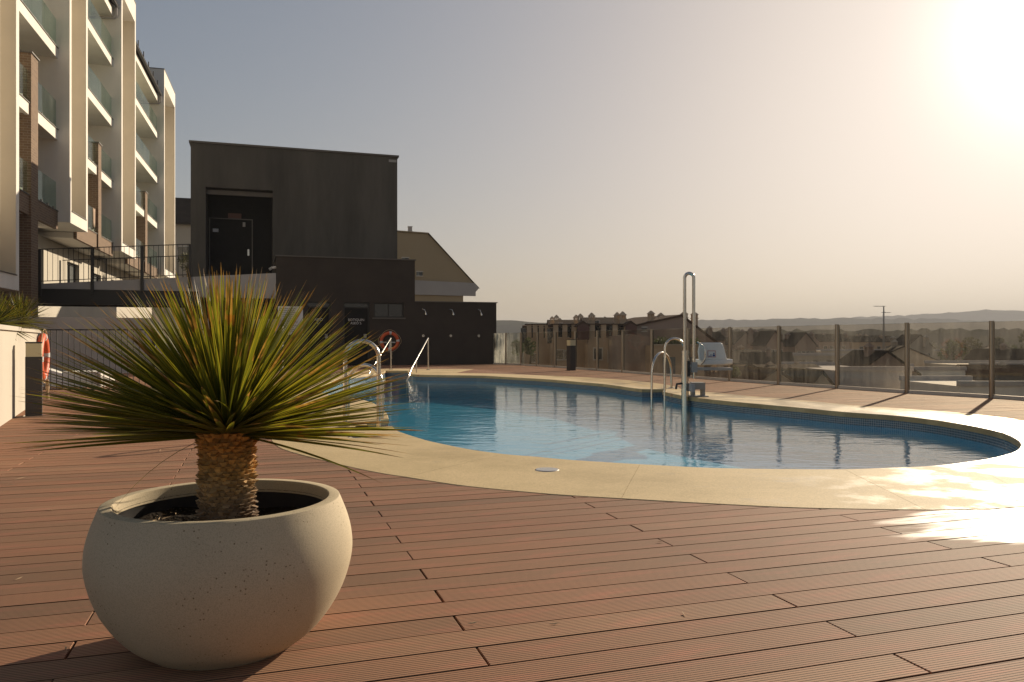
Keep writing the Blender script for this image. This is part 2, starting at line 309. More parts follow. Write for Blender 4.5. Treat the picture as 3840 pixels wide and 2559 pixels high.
def glassmat(name, tint=(.90, .87, .82), dirt_sheen=.032, streak=True):
    m, n, l, p = mat(name); n.remove(p); out = n['Material Output']; ge = N(n, 'ShaderNodeNewGeometry')
    tr = N(n, 'ShaderNodeBsdfTransparent'); tr.inputs[0].default_value = rgb(tint)
    gl = N(n, 'ShaderNodeBsdfGlossy', Roughness=.01); lw = N(n, 'ShaderNodeLayerWeight'); pw = N(n, 'ShaderNodeMath', operation='POWER'); pw.inputs[1].default_value = 5; l.new(lw.outputs['Facing'], pw.inputs[0])
    fr = N(n, 'ShaderNodeMath', operation='MULTIPLY_ADD'); fr.inputs[1].default_value = .40; fr.inputs[2].default_value = .018; l.new(pw.outputs[0], fr.inputs[0])
    mi = N(n, 'ShaderNodeMixShader'); l.new(fr.outputs[0], mi.inputs[0]); l.new(tr.outputs[0], mi.inputs[1]); l.new(gl.outputs[0], mi.inputs[2])
    mp = N(n, 'ShaderNodeMapping'); mp.inputs['Scale'].default_value = (9, 9, .8); l.new(ge.outputs['Position'], mp.inputs[0])
    a = N(n, 'ShaderNodeTexNoise', Scale=1.6, Detail=5.0, Roughness=.7); l.new(mp.outputs[0], a.inputs[0])
    b = N(n, 'ShaderNodeTexNoise', Scale=.9, Detail=3.0); l.new(ge.outputs['Position'], b.inputs[0])
    mu = N(n, 'ShaderNodeMath', operation='MULTIPLY'); l.new(a.outputs[0], mu.inputs[0]); l.new(b.outputs[0], mu.inputs[1])
    cr = ramp(n, (.18, 0), (.45, dirt_sheen)); l.new(mu.outputs[0], cr.inputs[0])
    d = N(n, 'ShaderNodeBsdfTranslucent'); d.inputs[0].default_value = (.8, .76, .68, 1); df = N(n, 'ShaderNodeBsdfDiffuse'); df.inputs[0].default_value = (.7, .66, .6, 1)
    dm = N(n, 'ShaderNodeMixShader'); dm.inputs[0].default_value = .5; l.new(d.outputs[0], dm.inputs[1]); l.new(df.outputs[0], dm.inputs[2])
    m2 = N(n, 'ShaderNodeMixShader'); l.new(cr.outputs[0], m2.inputs[0]); l.new(mi.outputs[0], m2.inputs[1]); l.new(dm.outputs[0], m2.inputs[2]); l.new(m2.outputs[0], out.inputs[0])
    return m
M_glass = glassmat('fence glass')
M_sheen = glassmat('sky sheen glass', (.8, .82, .8), .75)  # sky reflection on the first pane, put in as a pale veil
M_glass2 = glassmat('streaky fence glass', (.90, .87, .82), .06)
M_sheen2 = glassmat('half sky sheen glass', (.82, .83, .8), .22)  # weaker painted sky sheen, also used for the pane edge strips
M_post = simple('brushed post steel', (.34, .29, .235), .3, 1.0)
M_bglass = glassmat('balcony glass', (.80, .90, .88), .10)
def leafmat(name, g1, g2, tipc, dead=1.0):
    m, n, l, p = mat(name); tc = N(n, 'ShaderNodeTexCoord'); oi = N(n, 'ShaderNodeObjectInfo'); ge = N(n, 'ShaderNodeNewGeometry')
    sx = N(n, 'ShaderNodeSeparateXYZ'); l.new(tc.outputs['UV'], sx.inputs[0])
    mixg = N(n, 'ShaderNodeMix', data_type='RGBA'); mixg.inputs[6].default_value = rgb(g1); mixg.inputs[7].default_value = rgb(g2); l.new(oi.outputs['Random'], mixg.inputs[0])
    # yellow margins
    ab = N(n, 'ShaderNodeMath', operation='PINGPONG'); ab.inputs[1].default_value = .5; l.new(sx.outputs[1], ab.inputs[0])
    er = ramp(n, (.06, 1), (.14, 0)); l.new(ab.outputs[0], er.inputs[0])
    m1 = N(n, 'ShaderNodeMix', data_type='RGBA'); l.new(er.outputs[0], m1.inputs[0]); l.new(mixg.outputs[2], m1.inputs[6]); m1.inputs[7].default_value = (.36, .31, .05, 1)
    # dry tips: start differs per leaf
    nz = N(n, 'ShaderNodeTexNoise', Scale=9.0, Detail=3.0); l.new(ge.outputs['Position'], nz.inputs[0])
    s1 = N(n, 'ShaderNodeMath', operation='MULTIPLY_ADD'); s1.inputs[1].default_value = .34; l.new(nz.outputs[0], s1.inputs[0]); l.new(sx.outputs[0], s1.inputs[2])
    s2 = N(n, 'ShaderNodeMath', operation='MULTIPLY_ADD'); s2.inputs[1].default_value = .30*dead; l.new(oi.outputs['Random'], s2.inputs[0]); l.new(s1.outputs[0], s2.inputs[2])
    tr_ = ramp(n, (.0, 0), (.955, 0), (.965, 1)); hv = N(n, 'ShaderNodeMath', operation='MULTIPLY'); hv.inputs[1].default_value = .86; l.new(s2.outputs[0], hv.inputs[0]); l.new(hv.outputs[0], tr_.inputs[0])
    tcx = N(n, 'ShaderNodeTexNoise', Scale=26.0, Detail=2.0); l.new(ge.outputs['Position'], tcx.inputs[0])
    tcol = ramp(n, (.35, tuple(c*.35 for c in tipc)), (.55, tipc), (.75, (.42, .27, .12))); l.new(tcx.outputs[0], tcol.inputs[0])
    m2 = N(n, 'ShaderNodeMix', data_type='RGBA'); l.new(tr_.outputs[0], m2.inputs[0]); l.new(m1.outputs[2], m2.inputs[6]); l.new(tcol.outputs[0], m2.inputs[7])
    # scattered orange blotches
    bl = N(n, 'ShaderNodeTexNoise', Scale=14.0, Detail=1.0); l.new(ge.outputs['Position'], bl.inputs[0]); br = ramp(n, (.74, 0), (.77, .8)); l.new(bl.outputs[0], br.inputs[0])
    m3 = N(n, 'ShaderNodeMix', data_type='RGBA'); l.new(br.outputs[0], m3.inputs[0]); l.new(m2.outputs[2], m3.inputs[6]); m3.inputs[7].default_value = (.32, .15, .04, 1)
    l.new(m3.outputs[2], p.inputs['Base Color']); p.inputs['Roughness'].default_value = .42; p.inputs['Specular IOR Level'].default_value = .35
    tl = N(n, 'ShaderNodeBsdfTranslucent'); mu = N(n, 'ShaderNodeMix', data_type='RGBA', blend_type='MULTIPLY'); mu.inputs[0].default_value = 1; mu.inputs[7].default_value = (1.5, 1.35, .55, 1); l.new(m3.outputs[2], mu.inputs[6]); l.new(mu.outputs[2], tl.inputs[0])
    ms = N(n, 'ShaderNodeMixShader'); ms.inputs[0].default_value = .44; l.new(p.outputs[0], ms.inputs[1]); l.new(tl.outputs[0], ms.inputs[2]); l.new(ms.outputs[0], n['Material Output'].inputs[0])
    return m
M_leaf = leafmat('yucca leaf', (.12, .14, .027), (.19, .19, .033), (.30, .18, .075))
M_leaf2 = leafmat('dark yucca leaf', (.018, .032, .013), (.03, .042, .015), (.08, .055, .03), .4)
def folmat(name, c1, c2):
    m, n, l, p = mat(name); ge = N(n, 'ShaderNodeNewGeometry'); a = N(n, 'ShaderNodeTexNoise', Scale=.9, Detail=4.0); l.new(ge.outputs['Position'], a.inputs[0])
    cr = ramp(n, (.35, c1), (.65, c2)); l.new(a.outputs[0], cr.inputs[0]); l.new(cr.outputs[0], p.inputs['Base Color']); p.inputs['Roughness'].default_value = .7
    tl = N(n, 'ShaderNodeBsdfTranslucent'); l.new(cr.outputs[0], tl.inputs[0]); ms = N(n, 'ShaderNodeMixShader'); ms.inputs[0].default_value = .3
    l.new(p.outputs[0], ms.inputs[1]); l.new(tl.outputs[0], ms.inputs[2]); l.new(ms.outputs[0], n['Material Output'].inputs[0])
    return m
M_fol = folmat('tree foliage', (.05, .075, .025), (.085, .11, .035))
M_fol2 = folmat('olive foliage', (.075, .08, .04), (.11, .105, .05))
M_bark = plaster('bark', (.10, .075, .05), (.06, .045, .03), scale=4)
M_hill = plaster('wooded hillside', (.028, .034, .018), (.05, .048, .026), scale=.012, bump=0, fine=1, spec=0.0, rough=1.0)  # backlit forest self-shadow is put into these low hill and ground colours
M_hill2 = plaster('far hillside', (.03, .034, .02), (.055, .05, .03), scale=.006, bump=0, fine=1, spec=0.0, rough=1.0)
M_ground = plaster('dry ground', (.075, .06, .04), (.035, .038, .02), scale=.03, bump=0, fine=1, spec=0.0, rough=1.0)

def potmat():
    m, n, l, p = mat('speckled concrete'); tc = N(n, 'ShaderNodeTexCoord')
    a = N(n, 'ShaderNodeTexNoise', Scale=3.0, Detail=7.0, Roughness=.65); l.new(tc.outputs['Object'], a.inputs[0])
    cr = ramp(n, (.3, (.55, .465, .325)), (.7, (.48, .40, .275))); l.new(a.outputs[0], cr.inputs[0])
    s = N(n, 'ShaderNodeTexNoise', Scale=330.0, Detail=2.0); l.new(tc.outputs['Object'], s.inputs[0]); sr = ramp(n, (.36, .84), (.55, 1.04)); l.new(s.outputs[0], sr.inputs[0])
    m1 = N(n, 'ShaderNodeMix', data_type='RGBA', blend_type='MULTIPLY'); m1.inputs[0].default_value = 1; l.new(cr.outputs[0], m1.inputs[6]); l.new(sr.outputs[0], m1.inputs[7])
    # small pits, denser in some areas
    v = N(n, 'ShaderNodeTexVoronoi', Scale=75.0); l.new(tc.outputs['Object'], v.inputs[0]); vr = ramp(n, (.12, 1), (.2, 0)); l.new(v.outputs['Distance'], vr.inputs[0])
    d = N(n, 'ShaderNodeTexNoise', Scale=7.0, Detail=3.0); l.new(tc.outputs['Object'], d.inputs[0]); dr = ramp(n, (.52, 0), (.6, 1)); l.new(d.outputs[0], dr.inputs[0])
    mu = N(n, 'ShaderNodeMath', operation='MULTIPLY'); l.new(vr.outputs[0], mu.inputs[0]); l.new(dr.outputs[0], mu.inputs[1])
    m2 = N(n, 'ShaderNodeMix', data_type='RGBA', blend_type='MULTIPLY'); l.new(mu.outputs[0], m2.inputs[0]); l.new(m1.outputs[2], m2.inputs[6]); m2.inputs[7].default_value = (.38, .34, .28, 1)
    l.new(m2.outputs[2], p.inputs['Base Color']); p.inputs['Roughness'].default_value = .78; p.inputs['Specular IOR Level'].default_value = .3
    ih = N(n, 'ShaderNodeMath', operation='SUBTRACT'); l.new(s.outputs[0], ih.inputs[0]); l.new(mu.outputs[0], ih.inputs[1])
    bu = N(n, 'ShaderNodeBump', Strength=.25, Distance=.0015); l.new(ih.outputs[0], bu.inputs['Height']); l.new(bu.outputs[0], p.inputs['Normal'])
    return m
M_pot = potmat()
def trunkmat():
    m, n, l, p = mat('old leaf bases'); tc = N(n, 'ShaderNodeTexCoord'); sx = N(n, 'ShaderNodeSeparateXYZ'); l.new(tc.outputs['Object'], sx.inputs[0])
    ns = N(n, 'ShaderNodeTexNoise', Scale=18.0, Detail=3.0); l.new(tc.outputs['Object'], ns.inputs[0])
    ad = N(n, 'ShaderNodeMath', operation='MULTIPLY_ADD'); ad.inputs[1].default_value = .12; l.new(ns.outputs[0], ad.inputs[0]); l.new(sx.outputs[2], ad.inputs[2])
    cr = ramp(n, (.10, (.24, .16, .105)), (.17, (.40, .265, .14)), (.24, (.58, .35, .12)), (.31, (.60, .29, .07))); l.new(ad.outputs[0], cr.inputs[0])
    at = N(n, 'ShaderNodeAttribute', attribute_name='var'); pv = ramp(n, (0, .6), (1, 1.25)); l.new(at.outputs['Fac'], pv.inputs[0])
    m1 = N(n, 'ShaderNodeMix', data_type='RGBA', blend_type='MULTIPLY'); m1.inputs[0].default_value = 1; l.new(cr.outputs[0], m1.inputs[6]); l.new(pv.outputs[0], m1.inputs[7])
    l.new(m1.outputs[2], p.inputs['Base Color']); p.inputs['Roughness'].default_value = .75
    return m
M_trunk = trunkmat()

# ================================================================== LARGE STRUCTURE
# terrain: one sheet to the horizon, then ridges
g = MB(); g.add([(-9000, -2000, -7), (9000, -2000, -7), (9000, 12000, -7), (-9000, 12000, -7)], [(0, 1, 2, 3)])
struct(obj('ground', g, M_ground))
def ridge(name, pts, D, m, jag, label=None):
    rnd = random.Random(int(D)); mb = MB(); n = 260
    def sil(x):
        for (a, b), (c, d) in zip(pts, pts[1:]):
            if a <= x <= c: t = (x-a)/(c-a); return b+(d-b)*t
        return pts[0][1] if x < pts[0][0] else pts[-1][1]
    x0, x1 = pts[0][0], pts[-1][0]; rows = [(.90, 0), (.925, .25), (.95, .5), (.975, .82), (1, 1), (1.05, .7), (1.1, 0)]
    for i in range(n+1):
        x = x0+(x1-x0)*i/n; top = px(x, sil(x), D); j = rnd.random()*jag
        for k, (f, hh) in enumerate(rows):
            w = .0 if hh in (0, 1) else .10*math.sin(i*.21+k*2.1)*hh
            zz = -7+(top.z+7+(j if hh == 1 else 0))*(hh+w)
            mb.v.append((top.x*f/1.0, D*f, zz if hh else -8))
    m_ = len(rows)
    for i in range(n):
        for k in range(m_-1): mb.f.append([i*m_+k, (i+1)*m_+k, (i+1)*m_+k+1, i*m_+k+1])
    return struct(obj(name, mb, m))
ridge('hill', [(-9000, 1225), (-3000, 1215), (0, 1220), (1200, 1205), (1700, 1206), (1865, 1207), (1950, 1212), (2060, 1213), (2300, 1222), (2500, 1236), (2700, 1262)], 800, M_hill, 2.5)
ridge('hill', [(2100, 1225), (2609, 1206), (2803, 1202), (2997, 1198), (3191, 1199), (3405, 1200), (3609, 1205), (3840, 1215), (6000, 1225), (9000, 1235)], 1500, M_hill2, 4.0)
ridge('hill', [(2900, 1215), (3191, 1196), (3405, 1186), (3609, 1176), (3701, 1164), (3840, 1170), (4400, 1160), (6000, 1180), (9000, 1205)], 2100, M_hill2, 5.0)
ridge('hill', [(2300, 1262), (2600, 1250), (2900, 1244), (3200, 1246), (3500, 1243), (3840, 1240), (4600, 1246), (7000, 1250)], 520, M_hill, 2.2)
# --- pool outline: stations (inner px, outer px), read at coping level
ST = [(1383,1604,1012,1625),(1430,1603,1020,1655),(1473,1602,1045,1678),(1494,1619,1089,1696),(1595,1652,1178,1720),(1684,1672,1330,1757),(1773,1689,1430,1777),(1892,1705,1520,1791),
(2011,1715,1714,1821),(2130,1726,1892,1840),(2249,1734,2100,1858),(2400,1743,2330,1872),(2645,1756,2645,1890),(2890,1761,3000,1907),(3165,1762,3471,1915),(3318,1757,3650,1913),(3502,1749,3780,1907),
(3624,1735,3920,1895),(3716,1721,4050,1870),(3777,1706,4180,1830),(3814,1691,4250,1780),(3826,1676,4250,1730),(3825,1663,4200,1690),(3808,1648,4120,1650),(3759,1626,4000,1610),(3655,1602,3800,1573),
(3502,1577,3600,1550),(3349,1560,3400,1535),(3165,1547,3200,1522),(3012,1532,3040,1506),(2767,1510,2800,1486),(2590,1491,2680,1474),(2484,1470,2560,1462),(2491,1461,2540,1452),(2407,1461,2470,1440),
(2358,1455,2400,1432),(2265,1442,2300,1423),(2159,1433,2201,1417),(2052,1424,2095,1412),(1925,1417,1968,1407),(1840,1412,1860,1403),(1787,1410,1760,1401),(1639,1408,1707,1400),(1559,1406,1775,1386),
(1535,1402,1650,1385),(1531,1398,1590,1385),(1528,1392,1528,1384.5),(1446,1391,1446,1384.5),(1432,1399,1400,1388),(1380,1405,1340,1394),(1312,1414,1260,1402),(1240,1428,1170,1414),(1195,1445,1100,1435),
(1190,1462,1060,1465),(1225,1480,1030,1500),(1302,1493,1015,1530),(1325,1494,1008,1545),(1364,1502,1004,1560),(1397,1512,1002,1572),(1424,1527,1000,1582),(1449,1549,1000,1592),(1458,1573,1000,1602),(1369,1583,1003,1612)]
CORN = {0, 2, 32, 33, 34, 46, 47, 61, 62}
IN = [gp(a, b) for a, b, c, d in ST]; OUT = [gp(c, d) for a, b, c, d in ST]; n_ = len(ST)
def subdiv(P, corners, k=4):
    out = []
    for i in range(n_):
        p0, p1, p2, p3 = P[i-1], P[i], P[(i+1) % n_], P[(i+2) % n_]
        m1 = (p2-p1) if i in corners else (p2-p0)*.5; m2 = (p2-p1) if (i+1) % n_ in corners else (p3-p1)*.5
        d = (p2-p1).length
        for m in (m1, m2):
            if m.length > d: m *= d/m.length
        for j in range(k):
            t = j/k; a = 2*t**3-3*t*t+1; b = t**3-2*t*t+t; c = -2*t**3+3*t*t; e = t**3-t*t
            out.append(p1*a+m1*b+p2*c+m2*e)
    return out
SUB = 4
INs, OUTs = subdiv(IN, CORN, SUB), subdiv(OUT, {42, 43, 44}, SUB)
pool = thing('swimming_pool', 'curved blue tiled swimming pool with pale stone coping', 'pool', loc=(0, 0, 0)); struct(pool); del pool['category']
WL = -.15; CT, CB = .0035, -.058
seams = [0, 3, 7, 11, 14, 17, 19, 21, 23, 25, 27, 28, 29, 30, 32, 34, 36, 37, 38, 39, 40, 42, 44, 47, 49, 51, 53, 55, 58, 60]
nn = len(INs)
for a, b in zip(seams, seams[1:]+[n_]):
    idx = [i % nn for i in range(a*SUB, b*SUB+1)]
    I = [INs[i].copy() for i in idx]; O = [OUTs[i].copy() for i in idx]
    for L in (I, O):
        L[0] += (L[1]-L[0]).normalized()*.0012; L[-1] += (L[-2]-L[-1]).normalized()*.0012
    mb = MB(); m = len(I); ch = .007
    for i in range(m):
        d = (O[i]-I[i]).normalized()
        for p, z in ((I[i], CB), (I[i], CT-ch), (I[i]+d*ch, CT), (O[i]-d*.003, CT), (O[i], CT-.004), (O[i], CB)): mb.v.append((p.x, p.y, z))
    for i in range(m-1):
        for k in range(6): mb.f.append([i*6+k, i*6+(k+1) % 6, (i+1)*6+(k+1) % 6, (i+1)*6+k])
    mb.f.append([0, 5, 4, 3, 2, 1]); mb.f.append([(m-1)*6+k for k in range(6)])
    o = obj('coping_slab', mb, M_coping, pool, smooth=True, ang=30)
    bm = bmesh.new(); bm.from_mesh(o.data); bmesh.ops.recalc_face_normals(bm, faces=bm.faces); bm.to_mesh(o.data); bm.free()
# basin walls, floor and water
WALL = [i+(o-i).normalized()*.012 for i, o in zip(INs, OUTs)]
mb = MB(); L = 0; uvl = []
for i, p in enumerate(WALL):
    mb.v += [(p.x, p.y, CB+.004), (p.x, p.y, WL-.005)]
for i in range(nn): mb.f.append([2*i, 2*i+1, 2*((i+1) % nn)+1, 2*((i+1) % nn)])
me = mb.mesh('pool_wall'); u_ = me.uv_layers.new(name='UVMap'); cum = [0]
for i in range(nn): cum.append(cum[-1]+(WALL[(i+1) % nn]-WALL[i]).length)
for fi, pl in enumerate(me.polygons):
    for li in pl.loop_indices:
        vi = me.loops[li].vertex_index; i = vi//2
        s_ = cum[fi+1] if (i == (fi+1) % nn) else cum[fi]
        u_.data[li].uv = (s_, me.vertices[vi].co.z)
link('tile_band', me, M_tile, pool)
mb = MB()
for p in WALL: mb.v += [(p.x, p.y, WL-.005), (p.x, p.y, -.61)]
for i in range(nn): mb.f.append([2*i, 2*i+1, 2*((i+1) % nn)+1, 2*((i+1) % nn)])
PW = obj('pool_wall', mb, M_floor, pool)
def sheet(P, z):
    mb = MB(); mb.add([(p.x, p.y, z) for p in P], [list(range(len(P)))]); me = mb.mesh('s'); bm = bmesh.new(); bm.from_mesh(me)
    bmesh.ops.recalc_face_normals(bm, faces=bm.faces)
    if bm.faces[:][0].normal.z < 0: bmesh.ops.reverse_faces(bm, faces=bm.faces)
    bmesh.ops.triangulate(bm, faces=bm.faces); bm.to_mesh(me); bm.free(); return me
PF = link('pool_floor', sheet(WALL, -.60), M_floor, pool)
w = link('pool_water', sheet(WALL, WL), M_water); w['kind'] = 'structure'
w.data.polygons.foreach_set('use_smooth', [True]*len(w.data.polygons))
# steps under the far handrails
for k in range(3):
    a, b = gp(1440, 1392.5+k*2.2), gp(1530, 1392.5+k*2.2); d = EV*(-.32)
    mb = MB(); mb.prism([(a.x, a.y, -.605), (b.x, b.y, -.605), (b.x+d.x*(k+1), b.y+d.y*(k+1), -.605), (a.x+d.x*(k+1), a.y+d.y*(k+1), -.605)], (0, 0, .30-k*.09))
    obj('pool_step', mb, M_floor, pool)
# --- terrace slab under the boards
PC = [i.lerp(o, .5) for i, o in zip(INs, OUTs)]          # boards stop under the coping
PCuv = [touv(p) for p in PC]
FEN = [gp(*q) for q in ((1848, 1366.5), (1897, 1368), (1953, 1371), (2014, 1374.5), (2081, 1379), (2156, 1384.5), (2239, 1390.5), (2334, 1397.5), (2443, 1406.5), (2580, 1417.5), (2737, 1430), (2920, 1443), (3139, 1457.5), (3401, 1475.5), (3719, 1494))]
fd = (FEN[-1]-FEN[5]).normalized(); FEN += [FEN[-1]+fd*1.5*k for k in (1, 2, 3, 4, 5, 6, 7, 8)]
def spans(v, poly):
    xs = []
    for (a, b), (c, d) in zip(poly, poly[1:]+poly[:1]):
        if (b > v) != (d > v): xs.append(a+(c-a)*(v-b)/(d-b))
    xs.sort(); return list(zip(xs[::2], xs[1::2]))
def fence_u(v):                                         # right end of the deck on row v
    P = [touv(p) for p in FEN]
    for (a, b), (c, d) in zip(P, P[1:]):
        if (b-v)*(d-v) <= 0 and b != d: return a+(c-a)*(v-b)/(d-b)
    return P[-1][0]
PITCH, BL = .139, 2.254
V0 = 2.229
deck = thing('terrace_deck', 'red brown grooved composite board deck', 'deck'); struct(deck); del deck['category']
UMIN = -9.5
cand = []; row = -10
while V0+row*PITCH < 29.3:
    v1 = V0+row*PITCH; v0 = v1-PITCH+.005; row += 1
    if v1 < .55: continue
    s0, s1 = spans(v0, PCuv), spans(v1-.001, PCuv); cut = []
    for a, b in s0:
        for c, d in s1:
            if max(a, c) < min(b, d): cut.append((max(a, c), min(b, d)))
    end = fence_u((v0+v1)/2)-.02
    u = (.613 if (row-1) % 2 == 0 else 1.74)-BL*6
    rj = random.Random(row)
    while u < end:
        gap = rj.choice((.003, .004, .005, .009)); a, b = max(u+gap/2, UMIN), min(u+BL-gap/2, end); u += BL
        if b-a < .05: continue
        parts = [(a, b)]
        for c, d in cut:
            nw = []
            for p, q in parts:
                if c > p: nw.append((p, min(q, c)))
                if d < q: nw.append((max(p, d), q))
            parts = [(p, q) for p, q in nw if q-p > .02]
        for p, q in parts: cand.append((v0, v1, p, q, rj.random()))
def seen(c):
    mid = uv((c[2]+c[3])/2, (c[0]+c[1])/2)
    best = 0
    for t in (0, .25, .5, .75, 1):
        p = uv(c[2]+(c[3]-c[2])*t, c[0]); 
        if p.y > .3 and abs(p.x)/p.y < .68 and .9/p.y < .44: best = max(best, 1/p.y)
    return best
cand.sort(key=seen, reverse=True)
rest = MB()
for k, (v0, v1, a, b, rv) in enumerate(cand):
    hw, hl = (v1-v0)/2, (b-a)/2
    z1 = (rv-.5)*.0016; vs = [(-hl, -hw, -.022), (hl, -hw, -.022), (hl, hw, -.022), (-hl, hw, -.022), (-hl, -hw, z1-.002), (hl, -hw, z1-.002), (hl, hw, z1-.002), (-hl, hw, z1-.002), (-hl+.002, -hw+.002, z1), (hl-.002, -hw+.002, z1), (hl-.002, hw-.002, z1), (-hl+.002, hw-.002, z1)]
    fs = [(0, 1, 5, 4), (1, 2, 6, 5), (2, 3, 7, 6), (3, 0, 4, 7), (4, 5, 9, 8), (5, 6, 10, 9), (6, 7, 11, 10), (7, 4, 8, 11), (8, 9, 10, 11)]
    if k < 290 and seen((v0, v1, a, b)) > 0:
        mb = MB().add(vs, fs, rv); o = obj('deck_board', mb, M_deck, deck)
        o.location = uv((a+b)/2, (v0+v1)/2); o.rotation_euler.z = TH
    else:
        cu, cv = (a+b)/2, (v0+v1)/2
        rest.add([(x+cu, y+cv, z) for x, y, z in vs], fs, rv)
o = obj('decking', rest, M_deck, deck); o.rotation_euler.z = TH; o['kind'] = 'stuff'
# dark sub-structure: a sheet just below the boards with the pool cut out, and the terrace retaining walls
sub = MB(); vv = .2
hole = [touv(p) for p in [i.lerp(o, .25) for i, o in zip(INs, OUTs)]]
ring = [(UMIN-4, -1), (fence_u(.5)+.15, -1)] + [(touv(p)[0]+.14, touv(p)[1]) for p in FEN[::-1]] + [(9.2, 40), (UMIN-4, 40)]
bm = bmesh.new()
def loop(P, z):
    vs = [bm.verts.new(uv(a, b, z)) for a, b in P]; return [bm.edges.new((vs[i], vs[(i+1) % len(vs)])) for i in range(len(vs))]
bmesh.ops.triangle_fill(bm, edges=loop(ring, -.03)+loop(hole, -.03), use_beauty=True)
for f in bm.faces:
    if f.normal.z < 0: f.normal_flip()
me = bpy.data.meshes.new('terrace_slab'); bm.to_mesh(me); bm.free()
struct(link('terrace_slab', me, M_frame))
mb = MB()
for (a, b), (c, d) in zip(ring, ring[1:]+ring[:1]):
    p, q = uv(a, b), uv(c, d); k = len(mb.v)
    mb.v += [(p.x, p.y, -.031), (q.x, q.y, -.031), (q.x, q.y, -7.2), (p.x, p.y, -7.2)]; mb.f.append([k, k+1, k+2, k+3])
struct(obj('terrace_retaining_wall', mb, M_house2))

# ================================================================== POOL HOUSE (dark cubes)
ph = thing('pool_house', 'dark grey cubic pool house with recessed black door above lower block', 'building')
VL, VU = 29.4, 31.7
uL, uR, HT = onv(715, VU), onv(1490, VU), 8.33
n0, n1, nt, nb = onv(771, VU), onv(1023, VU), 6.70, 3.37
mb = MB()   # upper block front with the recess, as one shell
mb.box((uL, VU, -.03), (n0, VU+1.5, HT), MUV); mb.box((n1, VU, -.03), (uR, VU+1.5, HT), MUV)
mb.box((n0, VU, nt), (n1, VU+1.5, HT), MUV); mb.box((n0, VU, -.03), (n1, VU+1.5, nb), MUV)
mb.box((uL, VU+1.5, -.03), (uR, VU+3.0, HT), MUV)
obj('upper_block', mb, M_dark, ph)
mb = MB().box((uL-.06, VU-.06, HT), (uR+.06, VU+3.06, HT+.07), MUV); obj('roof_trim', mb, M_trim, ph)
mb = MB().box((n0, VU+.25, nt-.22), (n1, VU+.32, nt-.05), MUV); obj('lintel_strip', mb, M_trim, ph)
mb = MB().box((n0, VU-.02, nb), (n1, VU+1.5, nb+.03), MUV); obj('threshold', mb, M_trim, ph)
d0, d1, dt = onv(788, VU+1.450), onv(944, VU+1.450), 5.72
rb = MB().box((n0+.002, VU+1.475, nb+.03), (n1-.002, VU+1.498, nt-.001), MUV); obj('recess_back', rb, M_door, ph)
door = obj('door', MB().box((d0, VU+1.400, nb+.03), (d1, VU+1.460, dt), MUV), M_door, ph)
fm = MB(); fm.box((d0-.04, VU+1.390, nb+.03), (d0, VU+1.470, dt+.04), MUV); fm.box((d1, VU+1.390, nb+.03), (d1+.04, VU+1.470, dt+.04), MUV); fm.box((d0, VU+1.390, dt), (d1, VU+1.470, dt+.04), MUV)
obj('door_frame', fm, M_trim, door)
obj('handle', MB().box((d1-.16, VU+1.340, 4.30), (d1-.09, VU+1.400, 4.55), MUV), M_steel, door)
obj('door_closer', MB().box((d1-.34, VU+1.340, 5.45), (d1-.24, VU+1.400, 5.62), MUV), M_greyp, door)
obj('door_plate', MB().box((d0+.10, VU+1.385, 5.20), (d0+.31, VU+1.400, 5.33), MUV), M_text, door)
obj('exit_sign_plate', MB().box((onv(855, VU+1.400), VU+1.420, 5.78), (onv(905, VU+1.400), VU+1.474, 5.97), MUV), simple('faded red plate', (.11, .045, .035), .6), ph)
obj('wall_plate', MB().box((onv(1458, VU), VU-.012, 8.12), (onv(1487, VU), VU-.001, 8.22), MUV), M_greyp, ph)
l0, l1 = onv(1036, VL), onv(1556, VL); HL = 3.94
def openings(mb, u0, u1, z0, z1, v0, v1, holes):        # wall along u with rectangular holes
    hs_ = sorted(holes); c = u0
    for a, b, za, zb in hs_:
        mb.box((c, v0, z0), (a, v1, z1), MUV)
        if za > z0: mb.box((a, v0, z0), (b, v1, za), MUV)
        mb.box((a, v0, zb), (b, v1, z1), MUV); c = b
    mb.box((c, v0, z0), (u1, v1, z1), MUV)
da = (onv(1150, VL), onv(1240, VL)); db = (onv(1288, VL), onv(1386, VL)); wa = (onv(1402, VL), onv(1515, VL))
dz = zon(1330, 1134, VL); wz0, wz1 = zon(1450, 1192, VL), zon(1450, 1136, VL)
mb = MB(); openings(mb, l0, l1, -.03, HL, VL, VL+.25, [(da[0], da[1], -.03, dz), (db[0], db[1], -.03, dz), (wa[0], wa[1], wz0, wz1)])
mb.box((l0, VL+.25, -.03), (l0+.25, VU-.002, HL), MUV); mb.box((l1-.25, VL+.25, -.03), (l1, VU-.002, HL), MUV); mb.box((l0+.25, VL+.25, HL-.3), (l1-.25, VU-.002, HL-.1), MUV)
mb.box((l0+.25, VL+1.2, -.03), (l1-.25, VL+1.3, HL-.3), MUV)
obj('lower_block', mb, M_dark2, ph)
obj('parapet_cap', MB().box((l0-.04, VL-.04, HL), (l1+.04, VL+.29, HL+.04), MUV).box((l0-.04, VL+.29, HL), (l0+.26, VU-.01, HL+.04), MUV), M_trim, ph)
